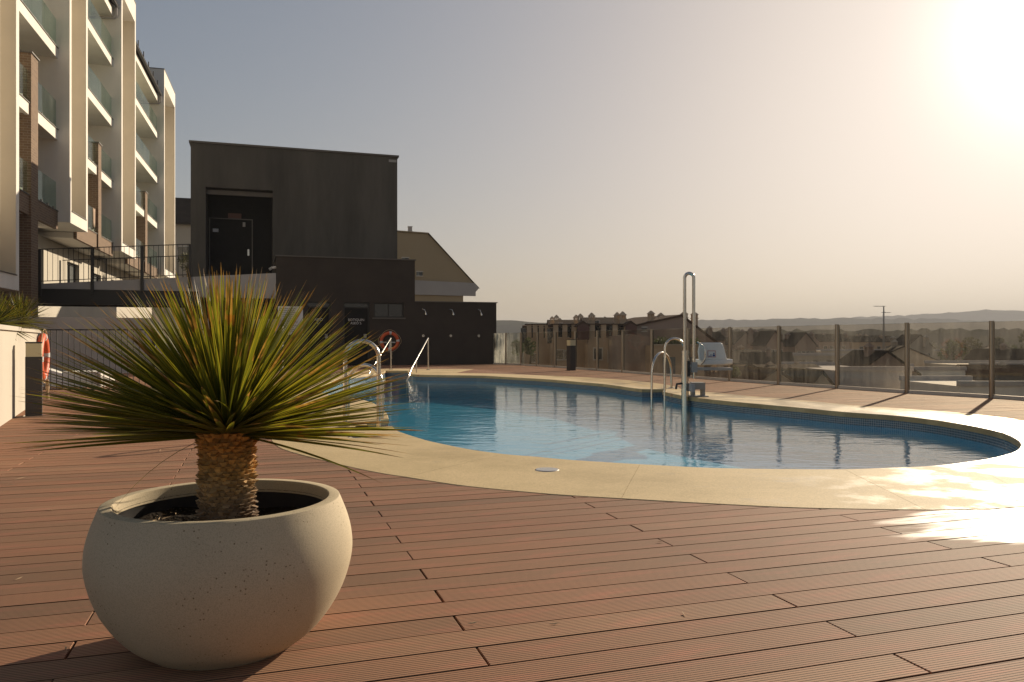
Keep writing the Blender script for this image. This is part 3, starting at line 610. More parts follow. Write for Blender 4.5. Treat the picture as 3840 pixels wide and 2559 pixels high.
for (a, b), body in ((da, 'ASEO\nC.'), (db, 'BOTIQUIN\nASEO S.')):
    d = obj('door', MB().box((a+.05, VL+.13, -.02), (b-.05, VL+.18, 2.12), MUV), M_door, ph)
    obj('transom', MB().box((a+.05, VL+.13, 2.16), (b-.05, VL+.17, dz-.05), MUV), M_win, d)
    f = MB(); f.box((a, VL+.10, -.02), (a+.05, VL+.2, dz), MUV); f.box((b-.05, VL+.10, -.02), (b, VL+.2, dz), MUV); f.box((a+.05, VL+.10, dz-.05), (b-.05, VL+.2, dz), MUV); f.box((a+.05, VL+.11, 2.12), (b-.05, VL+.19, 2.16), MUV)
    obj('door_frame', f, M_frame, d)
    obj('handle', MB().box((b-.2, VL+.08, 1.0), (b-.1, VL+.13, 1.16), MUV), M_greyp, d)
    text(body, .125, frame(uv((a+b)/2, VL+.127, 1.62), EU), M_text, d)
wd = obj('window', MB().box((wa[0]+.05, VL+.14, wz0+.05), (wa[1]-.05, VL+.15, wz1-.05), MUV), M_win, ph)
f = MB(); f.box((wa[0], VL+.10, wz0), (wa[0]+.05, VL+.2, wz1), MUV); f.box((wa[1]-.05, VL+.10, wz0), (wa[1], VL+.2, wz1), MUV); f.box((wa[0]+.05, VL+.10, wz1-.05), (wa[1]-.05, VL+.2, wz1), MUV); f.box((wa[0]+.05, VL+.10, wz0), (wa[1]-.05, VL+.2, wz0+.05), MUV); f.box(((wa[0]+wa[1])/2-.02, VL+.11, wz0+.05), ((wa[0]+wa[1])/2+.02, VL+.135, wz1-.05), MUV)
obj('window_frame', f, M_frame, wd); obj('window_sill', MB().box((wa[0]-.05, VL-.05, wz0-.05), (wa[1]+.05, VL+.1, wz0-.005), MUV), M_trim, wd)
# shower wall with three showers
s1 = onv(1862, VL); HS = 2.38
sw = thing('shower_wall', 'low black wall with three showers beside the dark pool house', 'wall')
obj('wall', MB().box((l1+.002, VL+.02, -.03), (s1, VL+.27, HS), MUV), M_dark2, sw)
obj('wall_cap', MB().box((l1+.002, VL-.01, HS), (s1+.04, VL+.30, HS+.035), MUV), M_trim, sw)
for i, (x, nm) in enumerate(((1592, 'nearest the life ring'), (1695, 'in the middle of the three'), (1800, 'nearest the glass fence'))):
    u = onv(x, VL); sh = thing('shower', 'small steel wall shower on the black wall, '+nm, 'shower', 'showers on the black wall', uv(u, VL+.02, 0))
    Ml = MUV.copy(); Ml.translation = (0, 0, 0)
    z0 = 2.05; k = lambda a, b, c: Ml @ Vector((a, b, c))
    mb = MB(); mb.tube([k(-.11, 0, z0+.05), k(-.1, -.06, z0+.06), k(-.02, -.1, z0+.05), k(.02, -.11, z0-.05)], .011, 8); obj('pipe', mb, M_steel, sh, True)
    mb = MB(); mb.tube([k(.02, -.11, z0-.04), k(.035, -.115, z0-.14), k(.04, -.117, z0-.16)], .02, 12, rad=[.014, .045, .045]); obj('shower_head', mb, M_steel, sh, True)
    mb = MB(); mb.tube([k(-.05, 0, 1.10), k(-.05, -.035, 1.10)], .05, 20); bt = obj('push_button', mb, M_steel, sh, True)
    mb = MB(); mb.tube([k(-.05, -.035, 1.10), k(-.05, -.06, 1.10)], .025, 16); obj('knob', mb, M_greyp, bt, True)
# notice board
a, b = onv(1042, VL), onv(1136, VL)
nb_ = thing('notice_board', 'white printed notice board on the dark pool house wall', 'sign')
z0, z1 = zon(1090, 1256, VL), zon(1090, 1150, VL)
obj('panel', MB().box((a, VL-.03, z0), (b, VL-.002, z1), MUV), simple('notice panel', (.62, .62, .64), .6), nb_)
for i in range(13):
    zz = z1-.08-i*(z1-z0-.14)/13; ww = (b-a)*random.uniform(.55, .88)
    obj('text_line', MB().box((a+.06, VL-.034, zz-.018), (a+.06+ww, VL-.0305, zz), MUV), simple('grey print', (.12, .12, .13), .8) if i == 0 else bpy.data.materials['grey print'], nb_)
# wall lamp / camera at the corner of the lower block
sc_ = thing('security_camera', 'small white security camera on the corner of the lower dark block', 'camera')
c0 = uv(l0-.02, VL+.15, 3.55)
obj('camera_body', MB().tube([c0, c0+Vector((-.10, -.12, -.03))], .045, 12), M_plastic, sc_, True)
obj('mount', MB().tube([c0+Vector((-.1, -.12, -.03)), c0+Vector((-.17, -.17, -.09))], .05, 12), M_greyp, sc_, True)
# life rings
def life_ring(name, label, M, Rr=.37, r=.062, group='life rings'):
    t = thing(name, label, 'life ring', group); prof = []
    mb = MB(); n1_, n2_ = 48, 14
    for i in range(n1_):
        a = 2*math.pi*i/n1_
        for j in range(n2_):
            b = 2*math.pi*j/n2_; rr = (Rr-r)+r*math.cos(b); mb.v.append(tuple(M @ Vector((rr*math.cos(a), rr*math.sin(a), r*.8*math.sin(b)))))
    for i in range(n1_):
        for j in range(n2_): mb.f.append([i*n2_+j, ((i+1) % n1_)*n2_+j, ((i+1) % n1_)*n2_+(j+1) % n2_, i*n2_+(j+1) % n2_])
    obj('ring', mb, M_orange, t, True, 180)
    for a in (85, 5, 185, 265):
        mb = MB(); pts = []
        for i in range(5):
            aa = R(a-7+14*i/4)
            for j in range(14):
                b = 2*math.pi*j/14; rr = (Rr-r)+(r+.003)*math.cos(b); mb.v.append(tuple(M @ Vector((rr*math.cos(aa), rr*math.sin(aa), (r*.8+.003)*math.sin(b)))))
        for i in range(4):
            for j in range(14): mb.f.append([i*14+j, (i+1)*14+j, (i+1)*14+(j+1) % 14, i*14+(j+1) % 14])
        obj('reflective_band', mb, M_text, t, True, 180)
    mb = MB(); pts = []
    for i in range(49):
        a = 2*math.pi*i/48; q = abs(math.sin(2*(a-R(45)))); rr = Rr+.012+.045*q*(1 if math.sin(a) > -.2 else .4); pts.append(M @ Vector((rr*math.cos(a), rr*math.sin(a), .02)))
    mb.tube(pts, .008, 6); obj('rope', mb, M_rope, t, True)
    mb = MB(); c = M @ Vector((.06, -Rr+.02, .05)); d = M.to_3x3() @ Vector((0, -1, 0))
    mb.tube([c, c+d*.12, c+d*.2, c+d*.30], .02, 8, rad=[.015, .03, .018, .03]); obj('rope_hank', mb, M_rope, t, True)
    return t
u = onv(1460, VL)
lr = life_ring('life_ring', 'orange life ring hanging on the dark pool house wall', frame(uv(u, VL-.07, zon(1460, 1281, VL)), EU))
br = MB(); zc = zon(1460, 1281, VL); br.box((u-.35, VL-.05, zc-.06), (u+.22, VL-.005, zc-.02), MUV); br.box((u-.02, VL-.04, zc-.25), (u+.03, VL-.005, zc-.06), MUV); obj('bracket', br, M_text, lr)

# ================================================================== FOOTBRIDGE
fb = thing('footbridge', 'dark beamed white footbridge ramp from the apartments to the pool house', 'bridge')
bu0, bu1 = onv(150, VL), l0-.01
def rampz(u): return 2.78+(u-bu0)*(3.12-2.78)/(onv(712, VL)-bu0)
um = onv(712, VL)
obj('beam', MB().box((bu0-.6, VL+.0, 2.13), (um+.3, VL+.3, 2.62), MUV).box((bu0-.6, VL+1.9, 2.13), (um+.3, VL+2.2, 2.62), MUV).box((bu0-.6, VL+.3, 2.3), (um+.3, VL+1.9, 2.55), MUV), M_black, fb)
def slab(n, ua, ub, va, vb, zl, m):
    P = [MUV @ Vector((ua, va, zl)), MUV @ Vector((ub, va, zl)), MUV @ Vector((ub, va, rampz(ub))), MUV @ Vector((ua, va, rampz(ua)))]
    return obj(n, MB().prism(P[::-1], EV*(vb-va)), m, fb)
slab('ramp_slab', bu0, um+.3, VL-.02, VL+2.22, 2.625, M_shade)
slab('ramp_slab', um+.302, bu1, VL-.02, VL+2.25, 2.42, M_shade)
obj('pier', MB().box((um+.6, VL+.4, -.03), (um+.85, VL+1.9, 2.41), MUV), M_shade, fb)
def railing(name, label, ua, ub, v, zf, h, posts, nb, low=.08, pw=.045, parent_mat=M_black, cat='railing'):
    t = thing(name, label, cat, None)
    A, B = MUV @ Vector((ua, v, zf(ua))), MUV @ Vector((ub, v, zf(ub)))
    def bar(a, b, r, nm): obj(nm, MB().tube([a, b], r, 6), parent_mat, t)
    up = Vector((0, 0, 1))
    bar(A+up*h, B+up*h, .016, 'top_rail'); bar(A+up*low, B+up*low, .014, 'bottom_rail')
    for u in posts:
        p = MUV @ Vector((u, v, zf(u))); obj('post', MB().box((u-pw/2, v-pw/2, zf(u)-.4 if zf is rampz else zf(u)), (u+pw/2, v+pw/2, zf(u)+h), MUV), parent_mat, t)
    for i in range(nb):
        q = A.lerp(B, (i+.5)/nb); bar(q+up*low, q+up*h, .0075, 'bar')
    return t
railing('bridge_railing', 'black bar railing on the near side of the footbridge', bu0, um, VL-.05, rampz, 1.13, [bu0, onv(347, VL), onv(533, VL), um], 30, pw=.09)
railing('bridge_railing', 'black bar railing on the far side of the footbridge', bu0+.2, uL-.05, VU-.1, rampz, .98, [onv(228, VU), onv(400, VU), onv(565, VU)], 28)
# shade-toned boundary wall below the bridge, and the deck railing in front of it
bw = MB(); q0, q1 = px(20, 1188, 21), px(1060, 1188, 23.5); top = 1.55
bw.prism([(q0.x, q0.y, -.03), (q1.x, q1.y, -.03), (q1.x, q1.y, top), (q0.x, q0.y, top)][::-1], (-.05, .25, 0))
tag(obj('boundary_wall', bw, M_shade), 'boundary wall below the footbridge, grey with painted shade', 'wall')
rv = 14.0
ra, rb_ = touv(px(140, 1280, rv)), touv(px(640, 1280, rv))
dr = thing('deck_railing', 'thin black bar railing in front of the shade-toned boundary wall', 'railing')
A, B = px(135, 1280, 14), px(1020, 1280, 14); A.z = B.z = 0
up = Vector((0, 0, 1))
obj('top_rail', MB().tube([A+up*1.1, B+up*1.1], .013, 6), M_black, dr); obj('bottom_rail', MB().tube([A+up*.04, B+up*.04], .012, 6), M_black, dr)
for t in (0, .5, 1): q = A.lerp(B, t); obj('post', MB().box((q.x-.03, q.y-.02, 0), (q.x+.03, q.y+.02, 1.12)), M_black, dr)
for i in range(40):
    q = A.lerp(B, (i+.5)/40); obj('bar', MB().tube([q+up*.04, q+up*1.1], .007, 6), M_black, dr)
# sloping white stair parapet behind that railing
sp_ = MB(); a = px(150, 1378, 15.5); b = px(240, 1404, 15.5)
sp_.prism([(a.x-1, a.y, -.03), (b.x, b.y, -.03), (b.x, b.y, b.z), (a.x, a.y, a.z), (a.x-1, a.y, a.z)][::-1], (0, .2, 0)); sp_.box((b.x, b.y-.05, -.03), (b.x+.75, b.y+.5, .30))
tag(obj('stair_parapet', sp_, M_white), 'sunlit white sloping stair parapet behind the thin black railing', 'wall')

# ================================================================== APARTMENT BUILDING (left)
TL = R(16.2); LO = Vector((-15.8, 28.1, 0)); ES = Vector((-math.sin(TL), math.cos(TL), 0)); EN = Vector((math.cos(TL), math.sin(TL), 0))
ML = Matrix(((EN.x, ES.x, 0, LO.x), (EN.y, ES.y, 0, LO.y), (0, 0, 1, 0), (0, 0, 0, 1)))   # local: (n outward, s along, z)
ap = thing('apartment_building', 'white apartment block with tall framed towers and glass balconies', 'building')
TOW = [(-16, -5.6, 2.35, 18.3), (0, 2.7, 5.14, 18.3), (9.37, 13.1, 5.14, 18.3), (23.2, 28.5, 5.14, 18.3)]
FL = [5.5, 8.4, 11.3, 14.15]
def lbox(mb, n0, n1, s0, s1, z0, z1): return mb.box((n0, s0, z0), (n1, s1, z1), ML)
for i, (s0, s1, zb, zt) in enumerate(TOW):
    t = MB(); fw = .26; sill = .42
    if i == 0: lbox(t, -5, 0, s0, s1-1.6, zb, zt)
    nd = -1.9; sn = s0+fw if i else s1-1.6
    lbox(t, nd, 0, s0 if i else sn-.002, sn, zb, zt) if i else None
    lbox(t, nd, 0, s1-fw, s1, zb, zt); lbox(t, nd, 0, sn, s1-fw, zt-1.0, zt); lbox(t, nd, 0, sn, s1-fw, zb, zb+sill)
    lbox(t, -5, nd, sn if not i else s0, s1, zb, zt)
    tw = obj('tower', t, M_white, ap)
    c = MB(); lbox(c, -1.6, .02, s0-.02, s1+.02, zt, zt+.05); obj('tower_cap', c, M_trim, tw)
    c = MB(); lbox(c, nd, -.01, s1-fw-.012, s1-fw-.002, zb+sill, zt-1.0); obj('niche_panel', c, M_niche, tw)
    c = MB(); lbox(c, nd, .03, sn, s1-fw, zb+sill, zb+sill+.03); obj('niche_sill', c, M_trim, tw)
BAYS = [(-5.6, 0, 0), (2.7, 9.37, 1), (13.1, 23.2, 2)]
NB = -.38
bglass_pane = None
for s0, s1, k in BAYS:
    w = MB(); lbox(w, -3.0, -2.6, s0, s1, 5.14, 16.6); obj('back_wall', w, M_niche, ap)
    w = MB(); lbox(w, -2.9, -2.0, s0, s0+(s1-s0)*.45, 5.5, 16.4); obj('wall_return', w, M_white, ap)
    for fi, fz in enumerate(FL):
        brick = fi == 0
        w = MB(); lbox(w, NB, NB+.02 if False else NB, s0, s1, 0, 0) if False else None
        lbox(w, -2.6, NB-.12, s0, s1, fz-.32, fz-.05); b_ = obj('balcony', w, M_white, ap)
        w = MB(); lbox(w, NB-.12, NB, s0, s1, fz-.36 if not brick else fz-.62, fz)
        e = obj('balcony_edge', w, M_brick if brick else M_white, b_)
        if brick: boxuv(e.data)
        w = MB(); lbox(w, NB-.14, NB+.03, s0, s1, fz, fz+.03); obj('edge_cap', w, M_trim, b_)
        npan = 5 if k == 1 else (6 if k == 2 else 4); pw = (s1-s0)/npan
        for j in range(npan):
            w = MB(); lbox(w, NB-.065, NB-.053, s0+j*pw+.012, s0+(j+1)*pw-.012, fz+.07, fz+1.05); obj('glass_pane', w, M_bglass, b_)
            for q in (.25, .75):
                w = MB(); lbox(w, NB-.09, NB-.03, s0+(j+q)*pw-.03, s0+(j+q)*pw+.03, fz+.03, fz+.14); obj('glass_clamp', w, M_steel, b_)
        if fi in (0, 1, 2):
            w = MB(); lbox(w, -2.6, -2.575, s0+(s1-s0)*.52, s0+(s1-s0)*.9, fz, fz+2.2); wn_ = obj('balcony_door', w, M_win, ap)
            w = MB(); lbox(w, -2.575, -2.55, s0+(s1-s0)*.70, s0+(s1-s0)*.715, fz, fz+2.2); obj('door_frame', w, M_frame, wn_)
            if (fi+k) % 2 == 0:
                w = MB()
                for q in range(6): lbox(w, -2.574, -2.56-.01*(q % 2), s0+(s1-s0)*(.53+.026*q), s0+(s1-s0)*(.55+.026*q), fz+.05, fz+2.15)
                obj('curtain', w, M_sofgrey, wn_)
    # roof edge
    w = MB(); lbox(w, -4, NB+.02, s0, s1, 16.15, 16.55); rf = obj('eave', w, M_white, ap)
    if k:
        for j in range(int((s1-s0)/1.45)+1):
            a = s0+j*1.45; b = min(a+1.40, s1)
            if b-a < .2: continue
            P = [ML @ Vector((NB+.25, a, 16.62)), ML @ Vector((NB+.25, b, 16.62)), ML @ Vector((-3.2, b, 18.0)), ML @ Vector((-3.2, a, 18.0))]
            obj('roof_panel', MB().prism(P, (0, 0, .09)), M_roofdk, rf)
        for j in range(1, 6):
            a = s0+j*(s1-s0)/6; w = MB(); lbox(w, NB+.20, NB+.25, a-.02, a+.02, 16.7, 17.05); obj('snow_hook', w, M_black, rf)
        obj('gutter', MB().tube([ML @ Vector((NB+.20, s0, 16.6)), ML @ Vector((NB+.20, s1-.03, 16.6))], .075, 8), M_frame, rf, True)
        obj('downpipe', MB().tube([ML @ Vector((NB+.2, s1-.15, 16.6)), ML @ Vector((NB+.2, s1-.15, 16.2)), ML @ Vector((NB+.1, s1-.12, 16.05)), ML @ Vector((-2.55, s1-.08, 15.9))], .05, 8), M_sofgrey, rf, True)
# brick piers
for s0, s1, zb, zt in ((-3.29, -2.56, 1.2, 10.0), (6.1, 6.68, 4.9, 9.42), (18.1, 18.84, 4.9, 9.5)):
    w = MB(); lbox(w, -2.59, NB+.06, s0, s1, zb, zt); o = obj('brick_pier', w, M_brick, ap); boxuv(o.data)
    w = MB(); lbox(w, -2.59, NB+.10, s0-.04, s1+.04, zt, zt+.05); obj('pier_cap', w, M_trim, o)
    for zz in (zt-.75, zt-3.6):
        w = MB(); lbox(w, NB-.55, NB-.35, s0-.07, s0-.001, zz, zz+.16); obj('wall_lamp', w, M_text, o)
# soffit and ground storey
w = MB(); lbox(w, -2.6, NB-.13, -5.6, 0, 4.9, 5.12); lbox(w, -2.6, NB-.13, 2.7, 9.37, 4.9, 5.12); lbox(w, -2.6, NB-.13, 13.1, 23.2, 4.9, 5.12); obj('soffit', w, M_white, ap)
GW = -1.5
ops = [(-2.3, -.6, 1.9, 4.45), (.9, 2.6, 2.6, 4.4), (6.0, 8.0, 2.9, 4.3), (10.5, 12.5, 2.9, 4.2), (15, 17, 3.0, 4.2)]
w = MB(); c = -5.6
for a, b, z0, z1 in ops:
    lbox(w, GW-.3, GW, c, a, -1, 4.9); lbox(w, GW-.3, GW, a, b, -1, z0); lbox(w, GW-.3, GW, a, b, z1, 4.9); c = b
lbox(w, GW-.3, GW, c, 28.4, -1, 4.9); lbox(w, GW-.3, GW, -5.6, -5.58, -1, 4.9); obj('ground_storey_wall', w, M_wall, ap)
w = MB(); lbox(w, GW-2.5, GW-2.45, -5.6, 28.4, -1, 4.9); obj('inner_wall', w, M_frame, ap)
for a, b, z0, z1 in ops:
    w = MB(); lbox(w, GW-.2, GW-.19, a+.06, b-.06, z0+.06, z1-.06); o = obj('window', w, M_winlit, ap)
    f = MB(); lbox(f, GW-.22, GW-.14, a, a+.07, z0, z1); lbox(f, GW-.22, GW-.14, b-.07, b, z0, z1); lbox(f, GW-.22, GW-.14, a+.07, b-.07, z1-.07, z1); lbox(f, GW-.22, GW-.14, (a+b)/2-.03, (a+b)/2+.03, z0, z1-.07); lbox(f, GW-.22, GW-.14, a+.07, (a+b)/2-.03, z0, z0+.06); obj('window_frame', f, M_frame, o)
w = MB(); lbox(w, -5, -1.75, -16, -5.6, -7, 2.34); obj('basement_wall', w, M_shade, ap)
# towel on a balcony
tw_ = MB(); a = ML @ Vector((NB-.07, 5.6, 6.55)); b = ML @ Vector((NB-.07, 6.6, 6.55))
pts = []
for i in range(9):
    for j in range(6):
        q = a.lerp(b, i/8); pts.append((q.x+EN.x*(.03+.02*math.sin(i*1.7)*(j/5)), q.y+EN.y*(.03+.02*math.sin(i*1.7)*(j/5)), 6.57-j*.16-.03*math.sin(i)))
tw_.add(pts, [(i*6+j, i*6+j+1, (i+1)*6+j+1, (i+1)*6+j) for i in range(8) for j in range(5)])
o = obj('towel', tw_, simple('beige towel', (.42, .30, .22), .95), None, True); o.modifiers.new('s', 'SOLIDIFY').thickness = .012
tag(o, 'beige towel hanging over a glass balcony rail of the apartments', 'towel')

# ================================================================== LEFT WALL, BOLLARDS
wA, wB = gp(-260, 1790), gp(143, 1505); wA = wB+(gp(0, 1601)-wB).normalized()*7.5
wd_ = (wB-wA).normalized(); wn2 = Vector((wd_.y, -wd_.x, 0))
gw = thing('garden_wall', 'cream sunlit low garden wall at the left edge of the deck', 'wall')
mb = MB(); P = [wA, wB, wB-wn2*.22, wA-wn2*.22]; mb.prism([(p.x, p.y, -.02) for p in P], (0, 0, 1.04)); obj('wall', mb, M_wall, gw)
mb = MB(); e = wB+wd_*.05; P = [wA+wn2*.035, e+wn2*.035, e-wn2*.26, wA-wn2*.26]; mb.prism([(p.x, p.y, 1.0205) for p in P], (0, 0, .05)); obj('wall_cap', mb, M_wall, gw)
mb = MB(); P = [wA-wn2*.221, wB-wn2*.221, wB-wn2*2.5, wA-wn2*4]; mb.prism([(p.x, p.y, -.02) for p in P], (0, 0, .82)); o = obj('planting_bed', mb, M_soil); o['kind'] = 'structure'
def bollard(label, loc, rz, w, h, glow):
    t = thing('bollard_lamp', label, 'bollard lamp', 'bollard lamps on the deck', loc); t.rotation_euler.z = rz; k = w/2
    obj('body', MB().box((-k, -k, 0), (k, k, h*.80)), M_lampbody, t); obj('diffuser', MB().box((-k+.004, -k+.004, h*.80), (k-.004, k-.004, h*.98)), M_lampglass, t)
    obj('cap', MB().box((-k, -k, h*.98), (k, k, h)), M_lampbody, t); obj('base_plate', MB().box((-k-.02, -k-.02, 0), (k+.02, k+.02, .008)), M_steel, t)
b1 = gp(110, 1564); bollard('square anthracite bollard lamp in front of the cream garden wall', b1+Vector((0, .09, 0)), R(29), .172, .89, 0)
b2 = gp(2143, 1391); bollard('square anthracite bollard lamp beside the far glass fence', b2+Vector((0, .12, 0)), R(30), .2, .95, 0)
ringM = frame(wB+Vector((.05, .04, .66)), wd_+wn2*.06)
life_ring('life_ring', 'orange life ring hung edge-on at the end of the cream garden wall', ringM, .36, .06)

# ================================================================== GLASS FENCE
gf = thing('glass_fence', 'frameless glass pool fence with round steel posts along the terrace edge', 'fence')
FH = 1.217
for i, p in enumerate(FEN):
    if i == 0: continue
    mb = MB(); mb.tube([(p.x, p.y, 0), (p.x, p.y, FH)], .036, 14); po = obj('post', mb, M_post, gf, True)
    d = (FEN[min(i+1, len(FEN)-1)]-FEN[i-1]).normalized(); nrm = Vector((-d.y, d.x, 0))
    mb = MB(); q = p+nrm*.045; mb.tube([(q.x, q.y, .0), (q.x, q.y, FH-.02)], .020, 10); obj('clamp_profile', mb, M_frame, po, True)
for i, (p, q) in enumerate(zip(FEN, FEN[1:])):
    d = (q-p).normalized(); n = Vector((-d.y, d.x, 0))*.006; a, b = p+d*.03, q-d*.03
    mb = MB(); mb.prism([(a-n)+Vector((0, 0, .04)), (b-n)+Vector((0, 0, .04)), (b-n)+Vector((0, 0, FH-.015)), (a-n)+Vector((0, 0, FH-.015))], n*2)
    gp_ = obj('glass_pane', mb, M_sheen if i == 0 else M_sheen2 if i == 1 else M_glass if i < 9 else M_glass2, gf)
    mb = MB(); mb.prism([(a-n*1.05)+Vector((0, 0, FH-.015)), (b-n*1.05)+Vector((0, 0, FH-.015)), (b-n*1.05)+Vector((0, 0, FH-.008)), (a-n*1.05)+Vector((0, 0, FH-.008))], n*2.1); obj('edge_highlight', mb, M_sheen2, gp_)  # pale strip along the pane edge, its highlight put into the colour
    mb = MB(); a, b = a+d*.01, b-d*.01; mb.prism([(a-n*3), (b-n*3), (b-n*3)+Vector((0, 0, .055)), (a-n*3)+Vector((0, 0, .055))], n*6); obj('base_channel', mb, M_wframe, gf)

# ================================================================== POOL LADDERS, HANDRAILS, LIFT
def arch(a, b, h, r, n=14):                             # inverted U tube from a (deck) to b (pool) reaching height h
    a, b = Vector(a), Vector(b); d = Vector((b.x-a.x, b.y-a.y, 0)); w = d.length/2; c = (a+b)/2; d.normalize()
    pts = [a, Vector((a.x, a.y, h-w))]
    for i in range(1, n): t = math.pi*(1-i/n); pts.append(Vector((c.x, c.y, h-w))+d*w*math.cos(t)+Vector((0, 0, w*math.sin(t))))
    return pts+[Vector((b.x, b.y, h-w)), b]
def flange(p, r=.06): return MB().lathe([(0, .02), (r*.6, .02), (r, .009), (r, 0)], 24, (p[0], p[1], CT))
def ladder(label, feet, group):
    t = thing('pool_ladder', label, 'pool ladder', group)
    for (a, b, h) in feet:
        a = Vector((a.x, a.y, CT)); b = Vector((b.x, b.y, -1.0))
        r_ = obj('handrail', MB().tube(arch(a, b, h, .02), .0225, 14), M_steel, t, True, 60); obj('flange', flange(a), M_steel, r_, True)
    b0, b1_ = feet[0][1], feet[1][1]
    for k in range(3): obj('rung', MB().tube([(b0.x, b0.y, -.35-.25*k), (b1_.x, b1_.y, -.35-.25*k)], .02, 10), M_steel, t, True)
a1 = gp(1294, 1602); ladder('steel pool ladder with unequal arches behind the yucca leaves', [(a1, Vector(((1420-1920)/F*8.35, 8.35, 0)), .90), (gp(1305, 1566), Vector(((1432-1920)/F*9.1, 9.1, 0)), .62)], 'pool ladders')
zl = 13.75
ladder('steel pool ladder with unequal arches beside the pool lift', [(px(2566, 1280, 13.95), px(2493, 1280, 13.85), .945), (gp(2518, 1458), px(2444, 1280, 14.3), .685)], 'pool ladders')
def handrail(label, top, foot_deck, foot_pool, mid):
    t = thing('entry_handrail', label, 'handrail', 'handrails at the pool steps')
    p0, p1 = Vector((foot_deck.x, foot_deck.y, CT)), Vector((foot_deck.x, foot_deck.y, top))
    bdir = (foot_pool-p1); k = p1+bdir.normalized()*.06
    knee = p1.lerp(foot_pool, .84); end = Vector((foot_pool.x, foot_pool.y, -.7))
    obj('rail', MB().tube([p0, p1-Vector((0, 0, .05)), p1-Vector((0, 0, .012))+bdir.normalized()*.01, k, knee, p1.lerp(foot_pool, .93)-Vector((0, 0, .05)), Vector((foot_pool.x, foot_pool.y, foot_pool.z-.12)), end], .021, 12), M_steel, t, True, 60)
    obj('flange', flange(p0, .07), M_steel, t, True)
    m = p1.lerp(foot_pool, mid); obj('strut', MB().tube([(m.x, m.y, CT if mid < .6 else -.5), m], .019, 10), M_steel, t, True)
zz = 2655/(1387.5-1280)
f1, f2 = gp(1466, 1387), gp(1606, 1389)
handrail('steel entry handrail in front of the orange life ring', 1.0, f1, px(1371, 1421, f1.y-3.4), .55)
handrail('steel entry handrail in front of the shower wall', 1.0, f2, px(1527, 1412, f2.y-3.6), .60)
# lift
lf = thing('pool_lift', 'steel pool lift with white plastic seat swung over the coping', 'pool lift')
LP = px(2569, 1280, 12.62); LP.z = 0
obj('pillar', MB().tube([(LP.x, LP.y, -.6), (LP.x, LP.y, .73)], .058, 20), M_steel, lf, True)
obj('pillar_collar', MB().tube([(LP.x, LP.y, .71), (LP.x, LP.y, .745)], .062, 20), M_steel, lf, True)
obj('pillar_cover', MB().box((LP.x+.035, LP.y-.06, .33), (LP.x+.066, LP.y+.0, .58)), M_frame, lf)
A = Vector((LP.x-.006, LP.y, .74)); B = Vector((LP.x+.135, LP.y-.02, .50))
obj('arm_tube', MB().tube(arch(A, B, 1.985, .03), .0265, 14), M_steel, lf, True, 60)
obj('arm_sleeve', MB().box((B.x-.045, B.y-.045, .40), (B.x+.05, B.y+.045, .56)), M_greyp, lf); obj('arm_pin', MB().tube([(B.x, B.y, .30), (B.x, B.y, .40)], .025, 10), M_steel, lf, True)
obj('link_bar', MB().tube([(LP.x+.05, LP.y, .50), (B.x-.04, B.y, .50)], .022, 10), M_plastic, lf, True)
def pl(x, y): return px(x, y, 12.93)
# seat shell: back panel and seat pan with rounded edges
def slabpoly(P, d, m, nm, parent, bev=.02):
    o = obj(nm, MB().prism(P, d), m, parent, True, 50); b = o.modifiers.new('b', 'BEVEL'); b.width = bev; b.segments = 3; b.limit_method = 'ANGLE'; b.angle_limit = R(40); return o
bk = slabpoly([pl(2623, 1352), pl(2731, 1352), pl(2726, 1345), pl(2716, 1305), pl(2710, 1290), pl(2704, 1286), pl(2632, 1286), pl(2624, 1292), pl(2619, 1320)], (0, .07, 0), M_plastic, 'seat_back', lf)
slabpoly([pl(2634, 1371), pl(2749, 1368), pl(2749, 1348), pl(2628, 1350)], (0, .46, 0), M_plastic, 'seat_pan', lf)
obj('seat_bracket', MB().box((B.x+.05, B.y-.02, .43), (B.x+.62, B.y+.3, .47)), M_greyp, lf)
pa = [pl(2612, 1283)+Vector((0, -.05, 0)), pl(2634, 1300)+Vector((0, -.08, 0)), pl(2639, 1310)+Vector((0, -.09, 0)), pl(2640, 1342)+Vector((0, -.09, 0)), pl(2636, 1354)+Vector((0, -.08, 0)), pl(2626, 1370)+Vector((0, -.03, 0))]
obj('armrest', MB().tube(pa, .014, 10), M_steel, lf, True, 60)
stk = obj('sticker', MB().prism([pl(2654, 1341)+Vector((0, -.002, 0)), pl(2684, 1341)+Vector((0, -.002, 0)), pl(2683, 1316)+Vector((0, -.002, 0)), pl(2653, 1316)+Vector((0, -.002, 0))], (0, -.002, 0)), M_red, lf)
c_ = Vector((0, -.005, 0))
obj('sticker_face', MB().prism([pl(2655.5, 1339.5)+c_, pl(2682.5, 1339.5)+c_, pl(2681.5, 1318)+c_, pl(2654.5, 1318)+c_], (0, -.001, 0)), M_plastic, stk)
c_ = Vector((0, -.0075, 0))
for P in ([(2672, 1338), (2681, 1338), (2681, 1331), (2672, 1330)], [(2674, 1329), (2679, 1329), (2679, 1324), (2674, 1325)], [(2657, 1338), (2670, 1338), (2670, 1335.5), (2657, 1335.5)], [(2664, 1334), (2667, 1334), (2667, 1329), (2664, 1330)]):
    obj('pictogram', MB().prism([pl(*q)+c_ for q in P], (0, -.001, 0)), M_blue, stk)
bx = px(2614, 1280, 12.75)
obj('motor_box', MB().box((bx.x-.10, bx.y-.10, .12), (bx.x+.11, bx.y+.10, .23)), M_greyp, lf); obj('motor_flange', MB().box((LP.x+.05, LP.y-.25, .10), (LP.x+.10, LP.y-.04, .22)), M_sofgrey, lf)
for dx in (-.07, .09): obj('foot', MB().box((bx.x+dx-.025, bx.y-.07, CT), (bx.x+dx+.025, bx.y+.07, .12)), M_greyp, lf)
